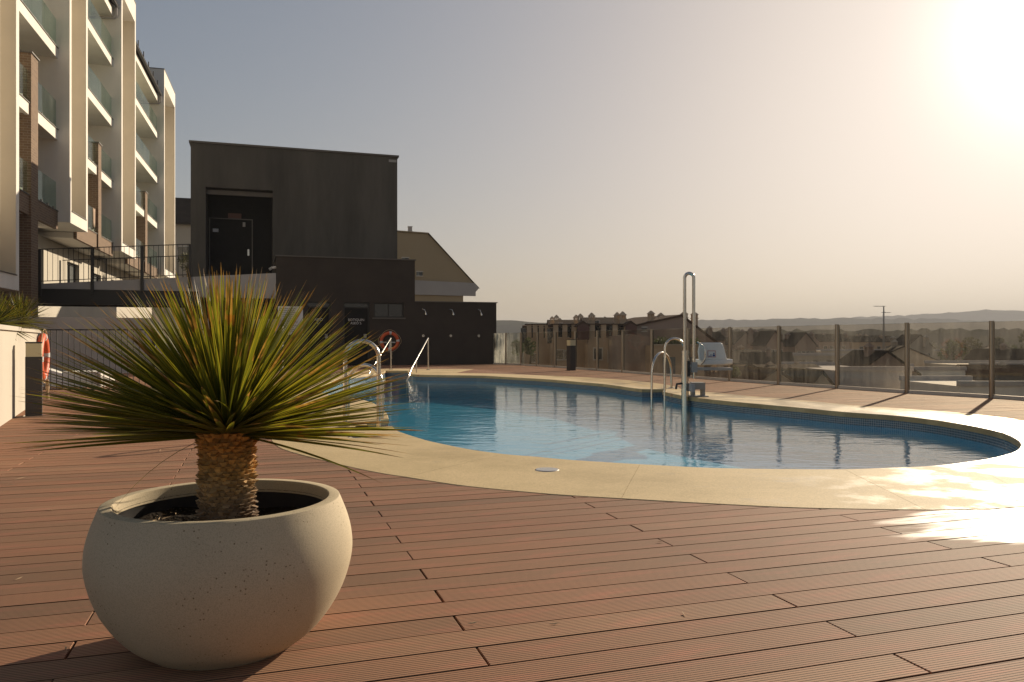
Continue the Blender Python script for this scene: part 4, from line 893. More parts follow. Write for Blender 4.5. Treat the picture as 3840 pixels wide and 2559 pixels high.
obj('foot_plate', MB().box((bx.x-.13, bx.y-.12, CT), (bx.x+.16, bx.y+.12, CT+.015)), M_greyp, lf)
obj('valve_lever', MB().tube([(LP.x-.05, LP.y, .22), (LP.x-.14, LP.y-.03, .21), (LP.x-.155, LP.y-.04, .13)], .018, 8), M_frame, lf, True)
# depth marks and skimmer lids
def mark(body, p, d, size=.055):
    t = text(body, size, frame(p, d), M_red, pool, 'depth_mark', .0006); return t
for body, k, size in (('1.50', 31*SUB+2, .062), ('1.40', 42*SUB+3, .06)):
    p, q = INs[k+1], INs[k]; dd = (q-p).normalized(); m_ = (p+q)/2; mark(body, Vector((m_.x, m_.y, -.024))+Vector((dd.y, -dd.x, 0))*.006, dd, size)
for (x, y, r, lab) in ((2052, 1763, .085, 'round steel skimmer lid in the wide near coping'), (1340, 1639, .085, 'round steel skimmer lid on the coping near the yucca')):
    p = gp(x, y, CT); o = obj('skimmer_lid', MB().lathe([(0, .006), (r-.006, .005), (r, .0005), (r, -.004)], 40, (p.x, p.y, CT)), M_steel, None, True)
    tag(o, lab, 'lid', 'round lids in the coping')

# small litter on the boards and a black drain strip by the ladder notch
lt = MB(); rl = random.Random(12)
spots = [(35, 1820), (75, 1795), (118, 1768), (145, 1755), (200, 1713), (262, 1680), (330, 1640), (190, 1914), (600, 1690)]+[(rl.uniform(30, 3700), rl.uniform(1950, 2540)) for _ in range(9)]
for x, y in spots:
    p = gp(x, y, .003); a = rl.uniform(0, 3.14); ln = rl.uniform(.006, .022) if y > 1930 else rl.uniform(.02, .05); d = Vector((math.cos(a), math.sin(a), 0))*ln; nn_ = Vector((-d.y, d.x, 0)).normalized()*rl.uniform(.001, .0025)
    lt.add([p-d-nn_, p+d*.2-nn_*1.3, p+d+Vector((0, 0, .004)), p+d*.2+nn_*1.3+Vector((0, 0, .003))], [(0, 1, 2, 3)])
o = obj('dry_litter', lt, M_rope); o['kind'] = 'stuff'; o['label'] = 'scattered straw and leaf bits on the deck boards'
a_, b_ = gp(1333, 1607, CT), gp(1381, 1605, CT)
tag(obj('drain_strip', MB().tube([a_+Vector((0, 0, .008)), a_.lerp(b_, .3)+Vector((0, 0, .014)), a_.lerp(b_, .6)+Vector((0, 0, .009)), b_+Vector((0, 0, .012))], .012, 8), M_black, None, True), 'short black rubber strip lying on the coping by the ladder notch', 'strip')
# ================================================================== YUCCA IN PLANTER
PX, PY = -.862, 2.36
pot = thing('planter', 'round pale speckled concrete bowl planter holding the yucca', 'planter', loc=(PX, PY, 0))
prof = [(.212, .0), (.224, .009), (.27, .045), (.315, .10), (.35, .165), (.37, .23), (.3755, .275), (.372, .32), (.361, .365), (.346, .405), (.339, .422), (.3365, .4275), (.333, .429), (.306, .429), (.3035, .4275), (.3025, .424), (.3025, .39)]
def cr_prof(P, k=4):
    out = []
    for i in range(len(P)-1):
        p0, p1, p2, p3 = P[max(i-1, 0)], P[i], P[i+1], P[min(i+2, len(P)-1)]
        for j in range(k):
            t = j/k; out.append(tuple(.5*((2*b)+(-a+c)*t+(2*a-5*b+4*c-d)*t*t+(-a+3*b-3*c+d)*t**3) for a, b, c, d in zip(p0, p1, p2, p3)))
    return out+[P[-1]]
obj('bowl', MB().lathe(cr_prof(prof[:11])+prof[11:], 96), M_pot, pot, True, 30)
obj('liner', MB().lathe([(.302, .398), (.306, .39), (.317, .34), (.315, .26), (.0, .255)], 64), M_lampbody, pot, True)
sm = MB(); rnd = random.Random(3); n1_ = 36
for i in range(14):
    for j in range(n1_):
        r = .308*i/13; a = 2*math.pi*j/n1_; sm.v.append((PX+r*math.cos(a), PY+r*math.sin(a), .335+.018*rnd.random()+.012*math.sin(3*a)))
for i in range(13):
    for j in range(n1_): sm.f.append([i*n1_+j, i*n1_+(j+1) % n1_, (i+1)*n1_+(j+1) % n1_, (i+1)*n1_+j])
so_ = obj('soil', sm, M_soil, None, True, 180); so_['kind'] = 'stuff'; so_['label'] = 'dark potting soil in the planter'
# straw litter on the soil
st = MB(); rnd = random.Random(5)
for i in range(150):
    a = rnd.uniform(R(150), R(330)); r = rnd.uniform(.12, .27); p = Vector((PX+r*math.cos(a), PY+r*math.sin(a), .352+rnd.random()*.012)); b = rnd.uniform(0, 6.28); d = Vector((math.cos(b), math.sin(b), rnd.uniform(-.1, .2)))*rnd.uniform(.01, .03)
    n = Vector((-d.y, d.x, .001)).normalized()*.0012; st.add([p-n, p+d, p+n+Vector((0, 0, .0015))], [(0, 1, 2)])
o = obj('dry_litter', st, M_rope); o['kind'] = 'stuff'; o['label'] = 'dry straw litter on the soil in the planter'

def leaf_mesh(name, droop, width, seg=7):
    mb = MB(); uvs = []
    for i in range(seg+1):
        t = i/seg; w = width*(1.25-.25*min(1, t*6))*max(.03, (1-t**3.2))**.95; z = -droop*t*t; f = w*.28
        x = t*(1-.18*droop*t)
        mb.v += [(x, -w, z+f), (x, 0, z), (x, w, z+f)]; uvs += [(t, 0), (t, .5), (t, 1)]
    for i in range(seg):
        for k in range(2): mb.f.append([i*3+k, i*3+k+1, (i+1)*3+k+1, (i+1)*3+k])
    me = mb.mesh(name, True, 180); u = me.uv_layers.new(name='UVMap')
    for lp in me.loops: u.data[lp.index].uv = uvs[lp.vertex_index]
    return me
LEAVES = [leaf_mesh('leaf%d' % i, d, w) for i, (d, w) in enumerate([(-.04, .0125), (.0, .0142), (.02, .0155), (.06, .0165), (.12, .0165), (.20, .016), (.34, .0145)])]
LEAVES2 = [m.copy() for m in LEAVES]
for m in LEAVES: m.materials.append(M_leaf)
for m in LEAVES2: m.materials.append(M_leaf2)
def yucca(name, label, base, trunk_h, tr, L, nleaf, nsep, meshes, leafm, seed, group, pmin=2, pmax=91, trunkmat_=None, wid=1.0, extra=()):
    t = thing(name, label, 'yucca', group, base); rnd = random.Random(seed)
    core = MB(); core.lathe([(tr*.92, 0), (tr*.86, trunk_h*.5), (tr*.9, trunk_h), (tr*.45, trunk_h+.03), (0, trunk_h+.035)], 24); obj('trunk', core, trunkmat_ or M_bark, t, True)
    if trunkmat_:
        sc = MB(); rows = 26; per = 23
        for i in range(rows):
            for j in range(per):
                a = 2*math.pi*(j+.5*(i % 2)+.45*(rnd.random()-.5))/per; z = trunk_h*(i+.3+.8*(rnd.random()-.3))/rows; rr = tr*(1.0-.07*math.sin(math.pi*z/trunk_h)+(.10 if z < .03 else 0))
                er, et, ez = Vector((math.cos(a), math.sin(a), 0)), Vector((-math.sin(a), math.cos(a), 0)), Vector((0, 0, 1))
                w = tr*.135*rnd.uniform(.85, 1.15); hh = trunk_h/rows*rnd.uniform(.8, 1.15); o_ = .011*rnd.uniform(.5, 1.3); c = er*(rr*.90)+ez*z
                up_ = 1 if rnd.random() < .85 else -.4
                V = [c-et*w*.5-ez*hh*.75, c+et*w*.5-ez*hh*.75, c+et*w*1.1+ez*hh*.5, c-et*w*1.1+ez*hh*.5,
                     c+er*o_*.8-et*w*.35-ez*hh*.4, c+er*o_*.8+et*w*.35-ez*hh*.4, c+er*(o_*1.5)+et*w*.7+ez*hh*.55*up_, c+er*(o_*1.5)-et*w*.7+ez*hh*.55*up_]
                sc.add(V, [(0, 1, 5, 4), (1, 2, 6, 5), (2, 3, 7, 6), (3, 0, 4, 7), (4, 5, 6, 7)], rnd.random())
        o = obj('leaf_base_scales', sc, trunkmat_, t, True, 40); o['kind'] = 'stuff'
    specs = []
    for i in range(nleaf):
        q = ((i+.5)/nleaf)**1.22; c0, c1 = math.cos(R(pmin)), math.cos(R(pmax)); phi = math.degrees(math.acos(c0+(c1-c0)*q)); phi += rnd.uniform(-4, 4)
        az = (i*137.508+rnd.uniform(-8, 8)) % 360
        if 215 < az < 325 and phi > 80: phi = 80-(phi-80)*1.2
        specs.append((phi, az, L*rnd.uniform(.86, 1.05)*(.80+.20*min(1, max(0, phi)/75)**1.3), rnd.uniform(-35, 35)))
    specs += list(extra)
    mass = MB(); mu_ = []
    order = list(range(len(specs))); rnd.shuffle(order)
    for cnt, i in enumerate(order):
        phi, az, ln, roll = specs[i]
        k = 0 if phi < 25 else 1 if phi < 45 else rnd.choice((1, 2)) if phi < 65 else rnd.choice((2, 3)) if phi < 88 else rnd.choice((2, 3, 3)) if phi < 97 else rnd.choice((4, 5)) if phi < 108 else 6
        if rnd.random() < .05 and phi < 75: k = min(6, k+3)
        hgt = trunk_h+.060-.075*min(1, max(0, phi)/91); r0 = tr*.55*min(1, phi/70)
        M = Matrix.Translation((r0*math.cos(R(az)), r0*math.sin(R(az)), hgt)) @ Matrix.Rotation(R(az), 4, 'Z') @ Matrix.Rotation(-R(90-phi), 4, 'Y') @ Matrix.Rotation(R(roll), 4, 'X') @ Matrix.Diagonal((ln, ln*wid, ln, 1))
        if cnt < nsep or i >= nleaf:
            o = link('leaf', meshes[k], None, t); o.matrix_local = M
        else:
            me = meshes[k]; mass.add([M @ v.co for v in me.vertices], [list(p.vertices) for p in me.polygons]); mu_ += [me.uv_layers[0].data[li].uv[:] for p in me.polygons for li in p.loop_indices]
    if mass.v:
        me = mass.mesh('leaf_mass', True, 180); u = me.uv_layers.new(name='UVMap')
        for i, q in enumerate(mu_): u.data[i].uv = q
        o = link('leaf_mass', me, leafm, t); o['kind'] = 'stuff'
    return t
yucca('yucca', 'large spiky yucca with scaly trunk growing in the concrete bowl', (PX+.008, PY,   .335), .295, .082, .53, 860, 290, LEAVES, M_leaf, 11, 'yucca plants', trunkmat_=M_trunk, extra=[(109, 197, .36, 0), (99, -12, .47, 10), (94, 176, .60, 0), (92, 186, .60, 20), (93, 5, .52, 0), (91, 181, .63, -10), (92, -4, .53, 0), (87, 172, .62, 0), (90, 190, .61, 0), (85, 168, .60, 10)])
for (x, y, z, th, L, lab, sd) in ((74, 1208, 11.3, .35, .50, 'dark green yucca behind the end of the cream garden wall', 21), (-20, 1215, 9.6, .30, .50, 'dark green yucca behind the cream wall at the left photo edge', 22)):
    b = px(x, y, z); yucca('yucca', lab, (b.x, b.y, b.z-th), th, .05, L, 150, 150, LEAVES2, M_leaf2, sd, 'yucca plants', pmax=108, wid=1.7)

# ================================================================== BACKGROUND HOUSES, TREES
def chimney(mb, x, y, z0, z1, w, M):
    c = z1-w*1.5
    mb.box((x-w/2, y-w/2, z0), (x+w/2, y+w/2, c), M); mb.box((x-w*.62, y-w*.62, c), (x+w*.62, y+w*.62, c+w*.15), M)
    for a in (-1, 1):
        for b in (-1, 1): mb.box((x+a*w*.36-w*.14, y+b*w*.36-w*.14, c+w*.15), (x+a*w*.36+w*.14, y+b*w*.36+w*.14, c+w*.75), M)
    mb.box((x-w*.08, y-w*.5, c+w*.15), (x+w*.08, y+w*.5, c+w*.75), M)
    mb.frus((x-w*.66, y-w*.66, c+w*.75), (x+w*.66, y+w*.66, c+w*1.4), .12, M)
def house(label, pos, rot, w, d, zb, ze, zr, ridge='x', wm=None, rm=None, wins=(), chims=(), group='houses beyond the fence', name='house', over=.35, cat='house'):
    M = Matrix.Translation((pos[0], pos[1], 0)) @ Matrix.Rotation(rot, 4, 'Z'); t = thing(name, label, cat, group)
    wm = wm or M_house; rm = rm or M_roof; W2, D2 = w/2, d/2
    mb = MB()
    if ridge == 'x': mb.prism([M @ Vector(p) for p in ((-W2, -D2, zb), (-W2, -D2, ze), (-W2, 0, zr), (-W2, D2, ze), (-W2, D2, zb))], M.to_3x3() @ Vector((w, 0, 0)))
    else: mb.prism([M @ Vector(p) for p in ((-W2, -D2, zb), (W2, -D2, zb), (W2, -D2, ze), (0, -D2, zr), (-W2, -D2, ze))], M.to_3x3() @ Vector((0, d, 0)))
    obj('wall', mb, wm, t)
    mb = MB(); th_ = .16
    if ridge == 'x':
        k = (zr-ze)/D2; e = over
        for s in (-1, 1): mb.prism([M @ Vector(p) for p in ((-W2-.2, 0, zr+.02), (-W2-.2, s*(D2+e), ze-k*e+.02), (-W2-.2, s*(D2+e), ze-k*e+.02+th_), (-W2-.2, 0, zr+.02+th_))], M.to_3x3() @ Vector((w+.4, 0, 0)))
    else:
        k = (zr-ze)/W2; e = over
        for s in (-1, 1): mb.prism([M @ Vector(p) for p in ((0, -D2-.2, zr+.02), (s*(W2+e), -D2-.2, ze-k*e+.02), (s*(W2+e), -D2-.2, ze-k*e+.02+th_), (0, -D2-.2, zr+.02+th_))], M.to_3x3() @ Vector((0, d+.4, 0)))
    bm = bmesh.new(); me = mb.mesh('roof'); bm.from_mesh(me); bmesh.ops.recalc_face_normals(bm, faces=bm.faces); bm.to_mesh(me); bm.free(); me.update(); boxuv(me)
    rf = link('roof', me, rm, t)
    for (x, z0, ww, hh) in wins:
        o = obj('window', MB().box((x-ww/2, -D2-.03, z0), (x+ww/2, -D2-.012, z0+hh), M), M_win, t)
        f = MB(); b = .08
        f.box((x-ww/2-b, -D2-.06, z0-b), (x-ww/2, -D2-.01, z0+hh+b), M); f.box((x+ww/2, -D2-.06, z0-b), (x+ww/2+b, -D2-.01, z0+hh+b), M); f.box((x-ww/2, -D2-.06, z0+hh), (x+ww/2, -D2-.01, z0+hh+b), M); f.box((x-ww/2, -D2-.1, z0-b), (x+ww/2, -D2-.01, z0), M)
        obj('window_frame', f, M_wframe, o)
    for (x, y, z0, z1, cw) in chims:
        mb = MB(); chimney(mb, x, y, z0, z1, cw, M); obj('chimney', mb, wm, rf)
    return t, M
# gable house behind the pool house
gv = 46.0; P = lambda x, y: uv(onv(x, gv), gv, zon(x, y, gv))
gh = thing('gable_house', 'olive brown gable house rising behind the dark pool house', 'house')
xl = 1200
mb = MB(); base = [P(xl, 1300), P(1737, 1300), P(1737, 1107), P(1775, 1063), P(1606, 879), P(xl, 850)]
for p in base[:2]: p.z = -6
mb.prism(base[::-1] if False else base, EV*10); obj('gable_wall', mb, M_tan, gh)
a, b = P(xl, 1040), P(1779, 1063)
mb = MB(); q = [P(xl, 1036), P(1777, 1063), P(1794, 1081), P(1788, 1090), P(1782, 1096), P(1782, 1112), P(xl, 1098)]
for p in q: p -= EV*.12
mb.prism(q[::-1], EV*.119); obj('eave_band', mb, M_sofgrey, gh)
mb = MB(); q = [P(1604, 878), P(1795, 1080), P(1797, 1083), P(1606, 874.5), ]
mb.prism([p-EV*.1 for p in q], EV*10.2); rf = obj('roof_edge', mb, M_roof, gh)
mb = MB(); q = [P(xl, 849), P(1606, 878), P(1606, 874), P(xl, 845)]; mb.prism([p-EV*.1 for p in q], EV*10); obj('roof_cap', mb, M_tan, gh)
u = onv(1543, gv); z = zon(1543, 872, gv)
obj('vent_chimney', MB().box((u-.17, gv+.3, z-.2), (u+.17, gv+.64, z+.1), MUV).box((u-.11, gv+.36, z+.1), (u+.11, gv+.58, z+.36), MUV).box((u-.13, gv+.34, z+.36), (u+.13, gv+.6, z+.40), MUV), M_sofgrey, gh)
for (x, y, w_, h_) in ((1573, 1028, .36, .22), (1520, 973, .4, .14)):
    u = onv(x, gv); z = zon(x, y, gv); o = obj('window', MB().box((u-w_/2, gv-.02, z-h_/2), (u+w_/2, gv-.002, z+h_/2), MUV), M_win, gh)
    obj('shutter', MB().box((u-w_/2, gv-.03, z-h_/2), (u-.02, gv-.021, z+h_/2), MUV), M_winlit, o); obj('window_frame', MB().box((u-w_/2-.03, gv-.06, z+h_/2), (u+w_/2+.03, gv-.002, z+h_/2+.05), MUV).box((u-w_/2-.03, gv-.06, z-h_/2-.05), (u+w_/2+.03, gv-.002, z-h_/2), MUV), M_wframe, o)
# tiled house seen between the apartments and the pool house
c = px(735, 900, 75); house('cream house with dark tiled roof between apartments and pool house', (c.x, c.y), TH, 9, 8, -6, 11.6, 14.3, 'x', M_house2, M_roofdk, [(-.6, 8.2, 1.3, 1.2), (-2.6, 8.2, 1.0, 1.2), (.8, 5.0, 1.0, 1.2), (-2.6, 4.6, 1.2, 1.6)], [(2.2, .5, 13.5, 15.6, .6)], None)
# row of terrace houses behind the fence
zc = 80.0; S = zc/F
def tz(y): return H0+(1280-y)*S
T1 = 'brown terrace house with flat pergola roof at the left end of the row'
def terrace(label, x0, x1, yr, ye, z, d, chims, wins, wm=M_house, pergola=True):
    c0, c1 = px(x0, 1280, z), px(x1, 1280, z); w = (c1-c0).length; s = z/F; mid = (c0+c1)/2
    hz = lambda y: H0+(1280-y)*s
    t, M = house(label, (mid.x, mid.y+d/2), 0, w, d, -7, hz(ye), hz(yr), 'x', wm, M_roof,
                 [(((a-(x0+x1)/2)*s), hz(b), ww, hh) for a, b, ww, hh in wins], [((a-(x0+x1)/2)*s, cy, hz(ye), hz(b), cw) for a, b, cy, cw in chims], 'terrace houses in a row behind the glass fence', 'terrace_house', .5)
    D2 = d/2
    # projecting lower storey with roof terrace, parapet and columns
    zf = hz(1273); yb = -D2-3.2
    obj('lower_storey', MB().box((-w/2+.02, yb, -7), (w/2-.02, -D2-.11, zf-.4), M), wm, t)
    obj('terrace_parapet', MB().box((-w/2+.02, yb-.06, zf-.4), (w/2-.02, yb+.12, zf+.12), M), wm, t)
    for q in range(4):
        x = -w/2+.4+(w-.8)*q/3; obj('column', MB().box((x-.22, yb+.15, zf-.4), (x+.22, yb+.55, hz(1221)), M), wm, t)
    obj('pergola_beam', MB().box((-w/2, yb, hz(1221)), (w/2, -D2-.62, hz(1218)), M), M_roof, t)
    for q in range(3):
        x = -w/2+w*(q+.5)/3; o = obj('terrace_door', MB().box((x-.8, -D2-.09, zf-.4), (x+.8, -D2-.07, hz(1232)), M), M_win, t)
    for a, b, ww, hh in wins:
        ww, hh = ww*.75, hh*.62
        x = (a-(x0+x1)/2)*s; o = obj('window', MB().box((x-ww/2, yb-.03, hz(b+80)), (x+ww/2, yb-.01, hz(b+80)+hh), M), M_win, t)
        obj('window_frame', MB().box((x-ww/2-.1, yb-.06, hz(b+80)-.12), (x+ww/2+.1, yb-.005, hz(b+80)), M).box((x-ww/2-.1, yb-.05, hz(b+80)+hh), (x+ww/2+.1, yb-.005, hz(b+80)+hh+.1), M).box((x-ww/2-.1, yb-.05, hz(b+80)), (x-ww/2, yb-.005, hz(b+80)+hh), M).box((x+ww/2, yb-.05, hz(b+80)), (x+ww/2+.1, yb-.005, hz(b+80)+hh), M), M_wframe, o)
    return t, M, yb, hz
terrace('low brown terrace house with flat pergola at the left end of the row', 1967, 2062, 1226, 1229, 79, 2.4, [], [(2000, 1275, .9, 1.2)])
terrace('brown terrace house with three slim chimneys on its left', 2062, 2192, 1206, 1224, 75, 2.8, [(2070, 1186, -1.5, 0.36), (2085, 1181, -2.2, 0.40), (2105, 1189, 1.0, 0.34), (2161, 1179, -1.2, 0.48), (2174, 1176, -2.0, 0.48)], [(2090, 1265, .9, 1.3), (2122, 1265, .8, 1.2)])
t, M, yb, hz = terrace('brown terrace house with wide tiled roof in the middle of the row', 2192, 2348, 1197, 1218, 72, 2.8, [(2216, 1172, -2.0, 0.53), (2245, 1186, 1.2, 0.34), (2281, 1183, 1.2, 0.38), (2312, 1170, -1.8, 0.50), (2329, 1168, -2.4, 0.55)], [(2190+38, 1265, .9, 1.5), (2280, 1272, .9, 1.4)])
x = (2300-(2192+2348)/2)*72/F
obj('air_conditioner', MB().box((x-.35, yb-.4, hz(1326)), (x+.35, yb-.07, hz(1305))), M_sofgrey, t).matrix_world = M
for xd, lab in ((2187, ''), (2366, '')):
    s_ = 68.5/F; cx_ = px(xd, 1280, 68.5).x; zt_, zb_ = H0+(1280-1203)*s_, H0+(1280-1224)*s_
    rfp = obj('gable_roof', MB().prism([(cx_-.65, 68.5, zb_), (cx_+.65, 68.5, zb_), (cx_, 68.5, zt_)], (0, 3.2, 0)), M_roof, t)
    obj('gable_front', MB().prism([(cx_-.5, 68.46, zb_-1.2), (cx_+.5, 68.46, zb_-1.2), (cx_+.5, 68.46, zb_), (cx_, 68.46, zt_-.25), (cx_-.5, 68.46, zb_)], (0, .03, 0)), simple('dark red shutter', (.09, .035, .028), .7), rfp)
th3 = thing('terrace_house', 'brown terrace house with large mauve gable behind the pool lift', 'house', 'terrace houses in a row behind the glass fence')
Q = lambda x, y, dz=0: px(x, y, 70)+Vector((0, 0, dz))
pk, le, re_ = Q(2555, 1188), Q(2388, 1224), Q(2690, 1292); lb, rb2 = le.copy(), re_.copy(); lb.z = rb2.z = -7
BK = EV*9
obj('gable_wall', MB().prism([lb, rb2, re_, pk, le], BK), M_mauve, th3)
def slope(a, b, nm):
    d = (b-a).normalized(); a2, b2 = a, b+d*.35
    mb = MB().prism([a2-EV*.2+Vector((0, 0, .02)), b2-EV*.2+Vector((0, 0, .02)), b2-EV*.2+Vector((0, 0, .18)), a2-EV*.2+Vector((0, 0, .18))], BK+EV*.4); me = mb.mesh(nm); bm = bmesh.new(); bm.from_mesh(me); bmesh.ops.recalc_face_normals(bm, faces=bm.faces); bm.to_mesh(me); bm.free(); me.update(); boxuv(me); return link(nm, me, M_roof, th3)
r1 = slope(pk, le, 'roof_slope'); slope(pk, re_, 'roof_slope')
for (x, y, z, cw, v) in ((2441, 1164, 70.6, .46, 1.2), (2478, 1172, 74, .42, 2.2), (2565, 1171, 73, .42, 2.6), (2566, 1166, 70.5, .45, 2.4), (2604, 1168, 70.8, .45, 1.4)):
    p = px(x, y, z); mb = MB(); chimney(mb, 0, 0, v, p.z, cw, Matrix.Translation((p.x, p.y, 0)) @ Matrix.Rotation(R(18), 4, 'Z')); obj('chimney', mb, M_house, r1)
for (x0, y0, x1, y1) in ((2408, 1230, 2425, 1242), (2480, 1322, 2500, 1346), (2405, 1322, 2425, 1346)):
    a, b = px(x0, y1, 69.96), px(x1, y0, 69.96); o = obj('window', MB().box((a.x, 69.96, a.z), (b.x, 69.99, b.z)), M_win, th3); obj('window_frame', MB().box((a.x-.06, 69.9, a.z-.1), (b.x+.06, 69.98, a.z)).box((a.x-.06, 69.9, b.z), (b.x+.06, 69.98, b.z+.1)), M_wframe, o)
# lower annexes in front of that gable
an = thing('flat_building', 'tan flat roofed annex in front of the mauve gable', 'building', 'flat roofed buildings beyond the fence')
a_, b_ = px(2452, 1297, 62), px(2640, 1297, 62)
obj('wall', MB().box((a_.x, 62, -7.2), (b_.x, 66, a_.z)), M_house, an); obj('parapet', MB().box((a_.x-.08, 61.92, a_.z), (b_.x+.08, 62.2, a_.z+.12)), M_house2, an)
for q in (.3, .72): o = obj('window', MB().box((a_.x+(b_.x-a_.x)*q-.5, 61.97, a_.z-2.3), (a_.x+(b_.x-a_.x)*q+.5, 61.99, a_.z-.9)), M_winlit, an)
hg_ = MB(); rh = random.Random(8)
for k in range(1500):
    p = Vector((rh.uniform(a_.x+.2, b_.x-.2), rh.uniform(62.4, 63.4), a_.z+.05+abs(rh.gauss(0, .22)))); e = Euler((rh.uniform(0, 6.28), rh.uniform(0, 6.28), 0)).to_matrix()
    hg_.add([p+e @ Vector(q) for q in ((-.1, 0, 0), (0, -.05, 0), (.1, 0, 0), (0, .05, 0))], [(0, 1, 2, 3)])
tag(obj('hedge', hg_, M_fol), 'low dark hedge growing on top of the tan flat annex', 'hedge')
ax = px(2395, 1280, 66); mb = MB(); mb.prism([(ax.x-2.2, 66, -7), (ax.x+1.6, 66, -7), (ax.x+1.6, 66, H0+(1280-1268)*66/F), (ax.x-.6, 66, H0+(1280-1254)*66/F), (ax.x-2.2, 66, H0+(1280-1262)*66/F)], (0, 5, 0))
tag(obj('garden_store', mb, M_mauve), 'plain mauve walled garden store below the terrace houses', 'outbuilding')
# far rows on the right: gable fronts with chimneys
rnd = random.Random(17)
def far(label, xm, wpx, yr, ye, z, rd, ch, wm, rm, rot=R(14), wins=True, d=5, grp='houses of the far row'):
    c = px(xm, 1280, z); s = z/F; hz = lambda y: H0+(1280-y)*s; w = wpx*s
    wl_ = [(w*q, hz(ye)-2.2, .9, 1.0) for q in (-.3, -.1, .1, .3)] if wins else []
    chs = [((x-xm)*s, cy, hz(ye), hz(y), .75) for x, y, cy in ch]
    house(label, (c.x, c.y+d/2), rot, w, d, -7.5, hz(ye), hz(yr), rd, wm, rm, wl_, chs, grp)
far('far house with dark roof right beside the pool lift seat', 2650, 130, 1248, 1275, 150, 'x', [(2630, 1226, 0), (2655, 1222, -2), (2680, 1228, 1)], M_mauve, M_roofdk)
far('far mauve gable house left of the first right-hand fence post', 2785, 85, 1247, 1288, 155, 'y', [(2752, 1228, 3), (2770, 1228, 3), (2800, 1229, -3), (2822, 1233, 2)], M_mauve, M_roofdk)
far('far long dark roofed house between the first two right-hand posts', 2862, 120, 1246, 1275, 165, 'x', [(2846, 1235, 0), (2890, 1237, 1), (2908, 1236, -1), (2935, 1238, 0)], M_mauve, M_roofdk)
far('far gable house with pale verge behind the second glass pane', 2895, 70, 1244, 1290, 150, 'y', [(2960, 1244, 1)], M_mauve, M_roofdk)
far('far twin chimney gable house near the third right-hand post', 3010, 90, 1250, 1296, 152, 'y', [(2992, 1246, 2), (3010, 1244, 3), (3030, 1246, 2), (3068, 1243, 0)], M_mauve, M_roofdk)
far('far row house with tall right chimney behind the third pane', 3120, 130, 1256, 1280, 185, 'x', [(3100, 1248, 0), (3117, 1248, 1), (3185, 1247, -1), (3194, 1249, 0)], M_mauve, M_roofdk)
far('far dark roofed row house below the antenna mast', 3270, 190, 1262, 1282, 190, 'x', [(3225, 1253, 0), (3248, 1250, 1), (3262, 1252, 0), (3318, 1254, -1), (3350, 1257, 0)], M_house, M_roofdk)
far('far cream gable house with tall chimney near the fourth post', 3440, 120, 1258, 1305, 160, 'y', [(3458, 1256, -3), (3376, 1259, 1)], M_house2, M_roofdk)
far('near brown hipped roof house low behind the first right pane', 2830, 190, 1390, 1440, 60, 'y', [(2800, 1364, 2), (2850, 1364, 2)], M_house, M_roof, R(25), False, 8, 'low houses near the fence')
far('near dark roofed house with three pot chimneys behind the second pane', 3000, 260, 1380, 1425, 66, 'x', [(2940, 1358, 0), (2980, 1366, -1), (3090, 1360, 1)], M_house, M_roofdk, R(14), False, 8, 'low houses near the fence')
far('near small house with pale gable low behind the second pane', 3065, 90, 1398, 1450, 58, 'y', [], M_house2, M_roofdk, R(8), False, 5, 'low houses near the fence')
def flatblock(label, x0, x1, y0, z, d, m, ledge=True, wins=0, grp='flat roofed buildings beyond the fence'):
    a, b = px(x0, y0, z), px(x1, y0, z); t = thing('flat_building', label, 'building', grp)
    obj('wall', MB().box((a.x, z, -7.2), (b.x, z+d, a.z)), m, t); obj('parapet', MB().box((a.x-.1, z-.1, a.z), (b.x+.1, z+.25, a.z+.35)).box((a.x-.1, z+d-.25, a.z), (b.x+.1, z+d, a.z+.35)), M_sofgrey, t)
    for i in range(wins):
        x = a.x+(b.x-a.x)*(i+.5)/wins; o = obj('window', MB().box((x-.6, z-.03, a.z-2.0), (x+.6, z-.01, a.z-.8)), M_win, t); obj('window_sill', MB().box((x-.7, z-.12, a.z-2.1), (x+.7, z-.011, a.z-2.0)), M_wframe, o)
flatblock('long tan low building across the middle of the third pane', 2830, 3240, 1335, 130, 10, M_house2, wins=8)
flatblock('pale grey flat roof between the third and fourth posts', 3150, 3420, 1392, 62, 14, M_sofgrey)
flatblock('long shaded white building with row of openings by the fourth post', 3080, 3560, 1318, 165, 10, M_house2, wins=10)
flatblock('white flat roofed building right of the fourth post', 3410, 3620, 1390, 75, 10, M_white, wins=4)
flatblock('white low building at the lower right behind the last pane', 3600, 3900, 1450, 52, 8, M_white, wins=3)
flatblock('pale terrace block far right behind the trees', 3640, 4100, 1372, 90, 10, M_house2, wins=5)
# low roofs filling the valley
rf_ = random.Random(41)
for k in range(44):
    z = rf_.uniform(72, 300); x = rf_.uniform(2640, 4050); s_ = z/F
    w_, d_ = rf_.uniform(5, 9), rf_.uniform(4.5, 7); hh = rf_.uniform(3.2, 5.2); c_ = px(x, 1280, z); zr_ = -7+hh+rf_.uniform(1.3, 2.0)
    house('small low house lost among the valley roofs', (c_.x, c_.y), R(rf_.uniform(-15, 40)), w_, d_, -7.2, -7+hh, zr_, rf_.choice('xy'), rf_.choice((M_house, M_house2, M_mauve, M_mauve)), rf_.choice((M_roof, M_roofdk, M_roofdk)), [(-w_*.25, -7+hh-1.7, .9, 1.0), (w_*.25, -7+hh-1.7, .9, 1.0)], [(rf_.uniform(-1.5, 1.5), rf_.uniform(-1, 1), -7+hh, zr_+rf_.uniform(.5, 1.1), .6)], 'low houses lost among the valley roofs')
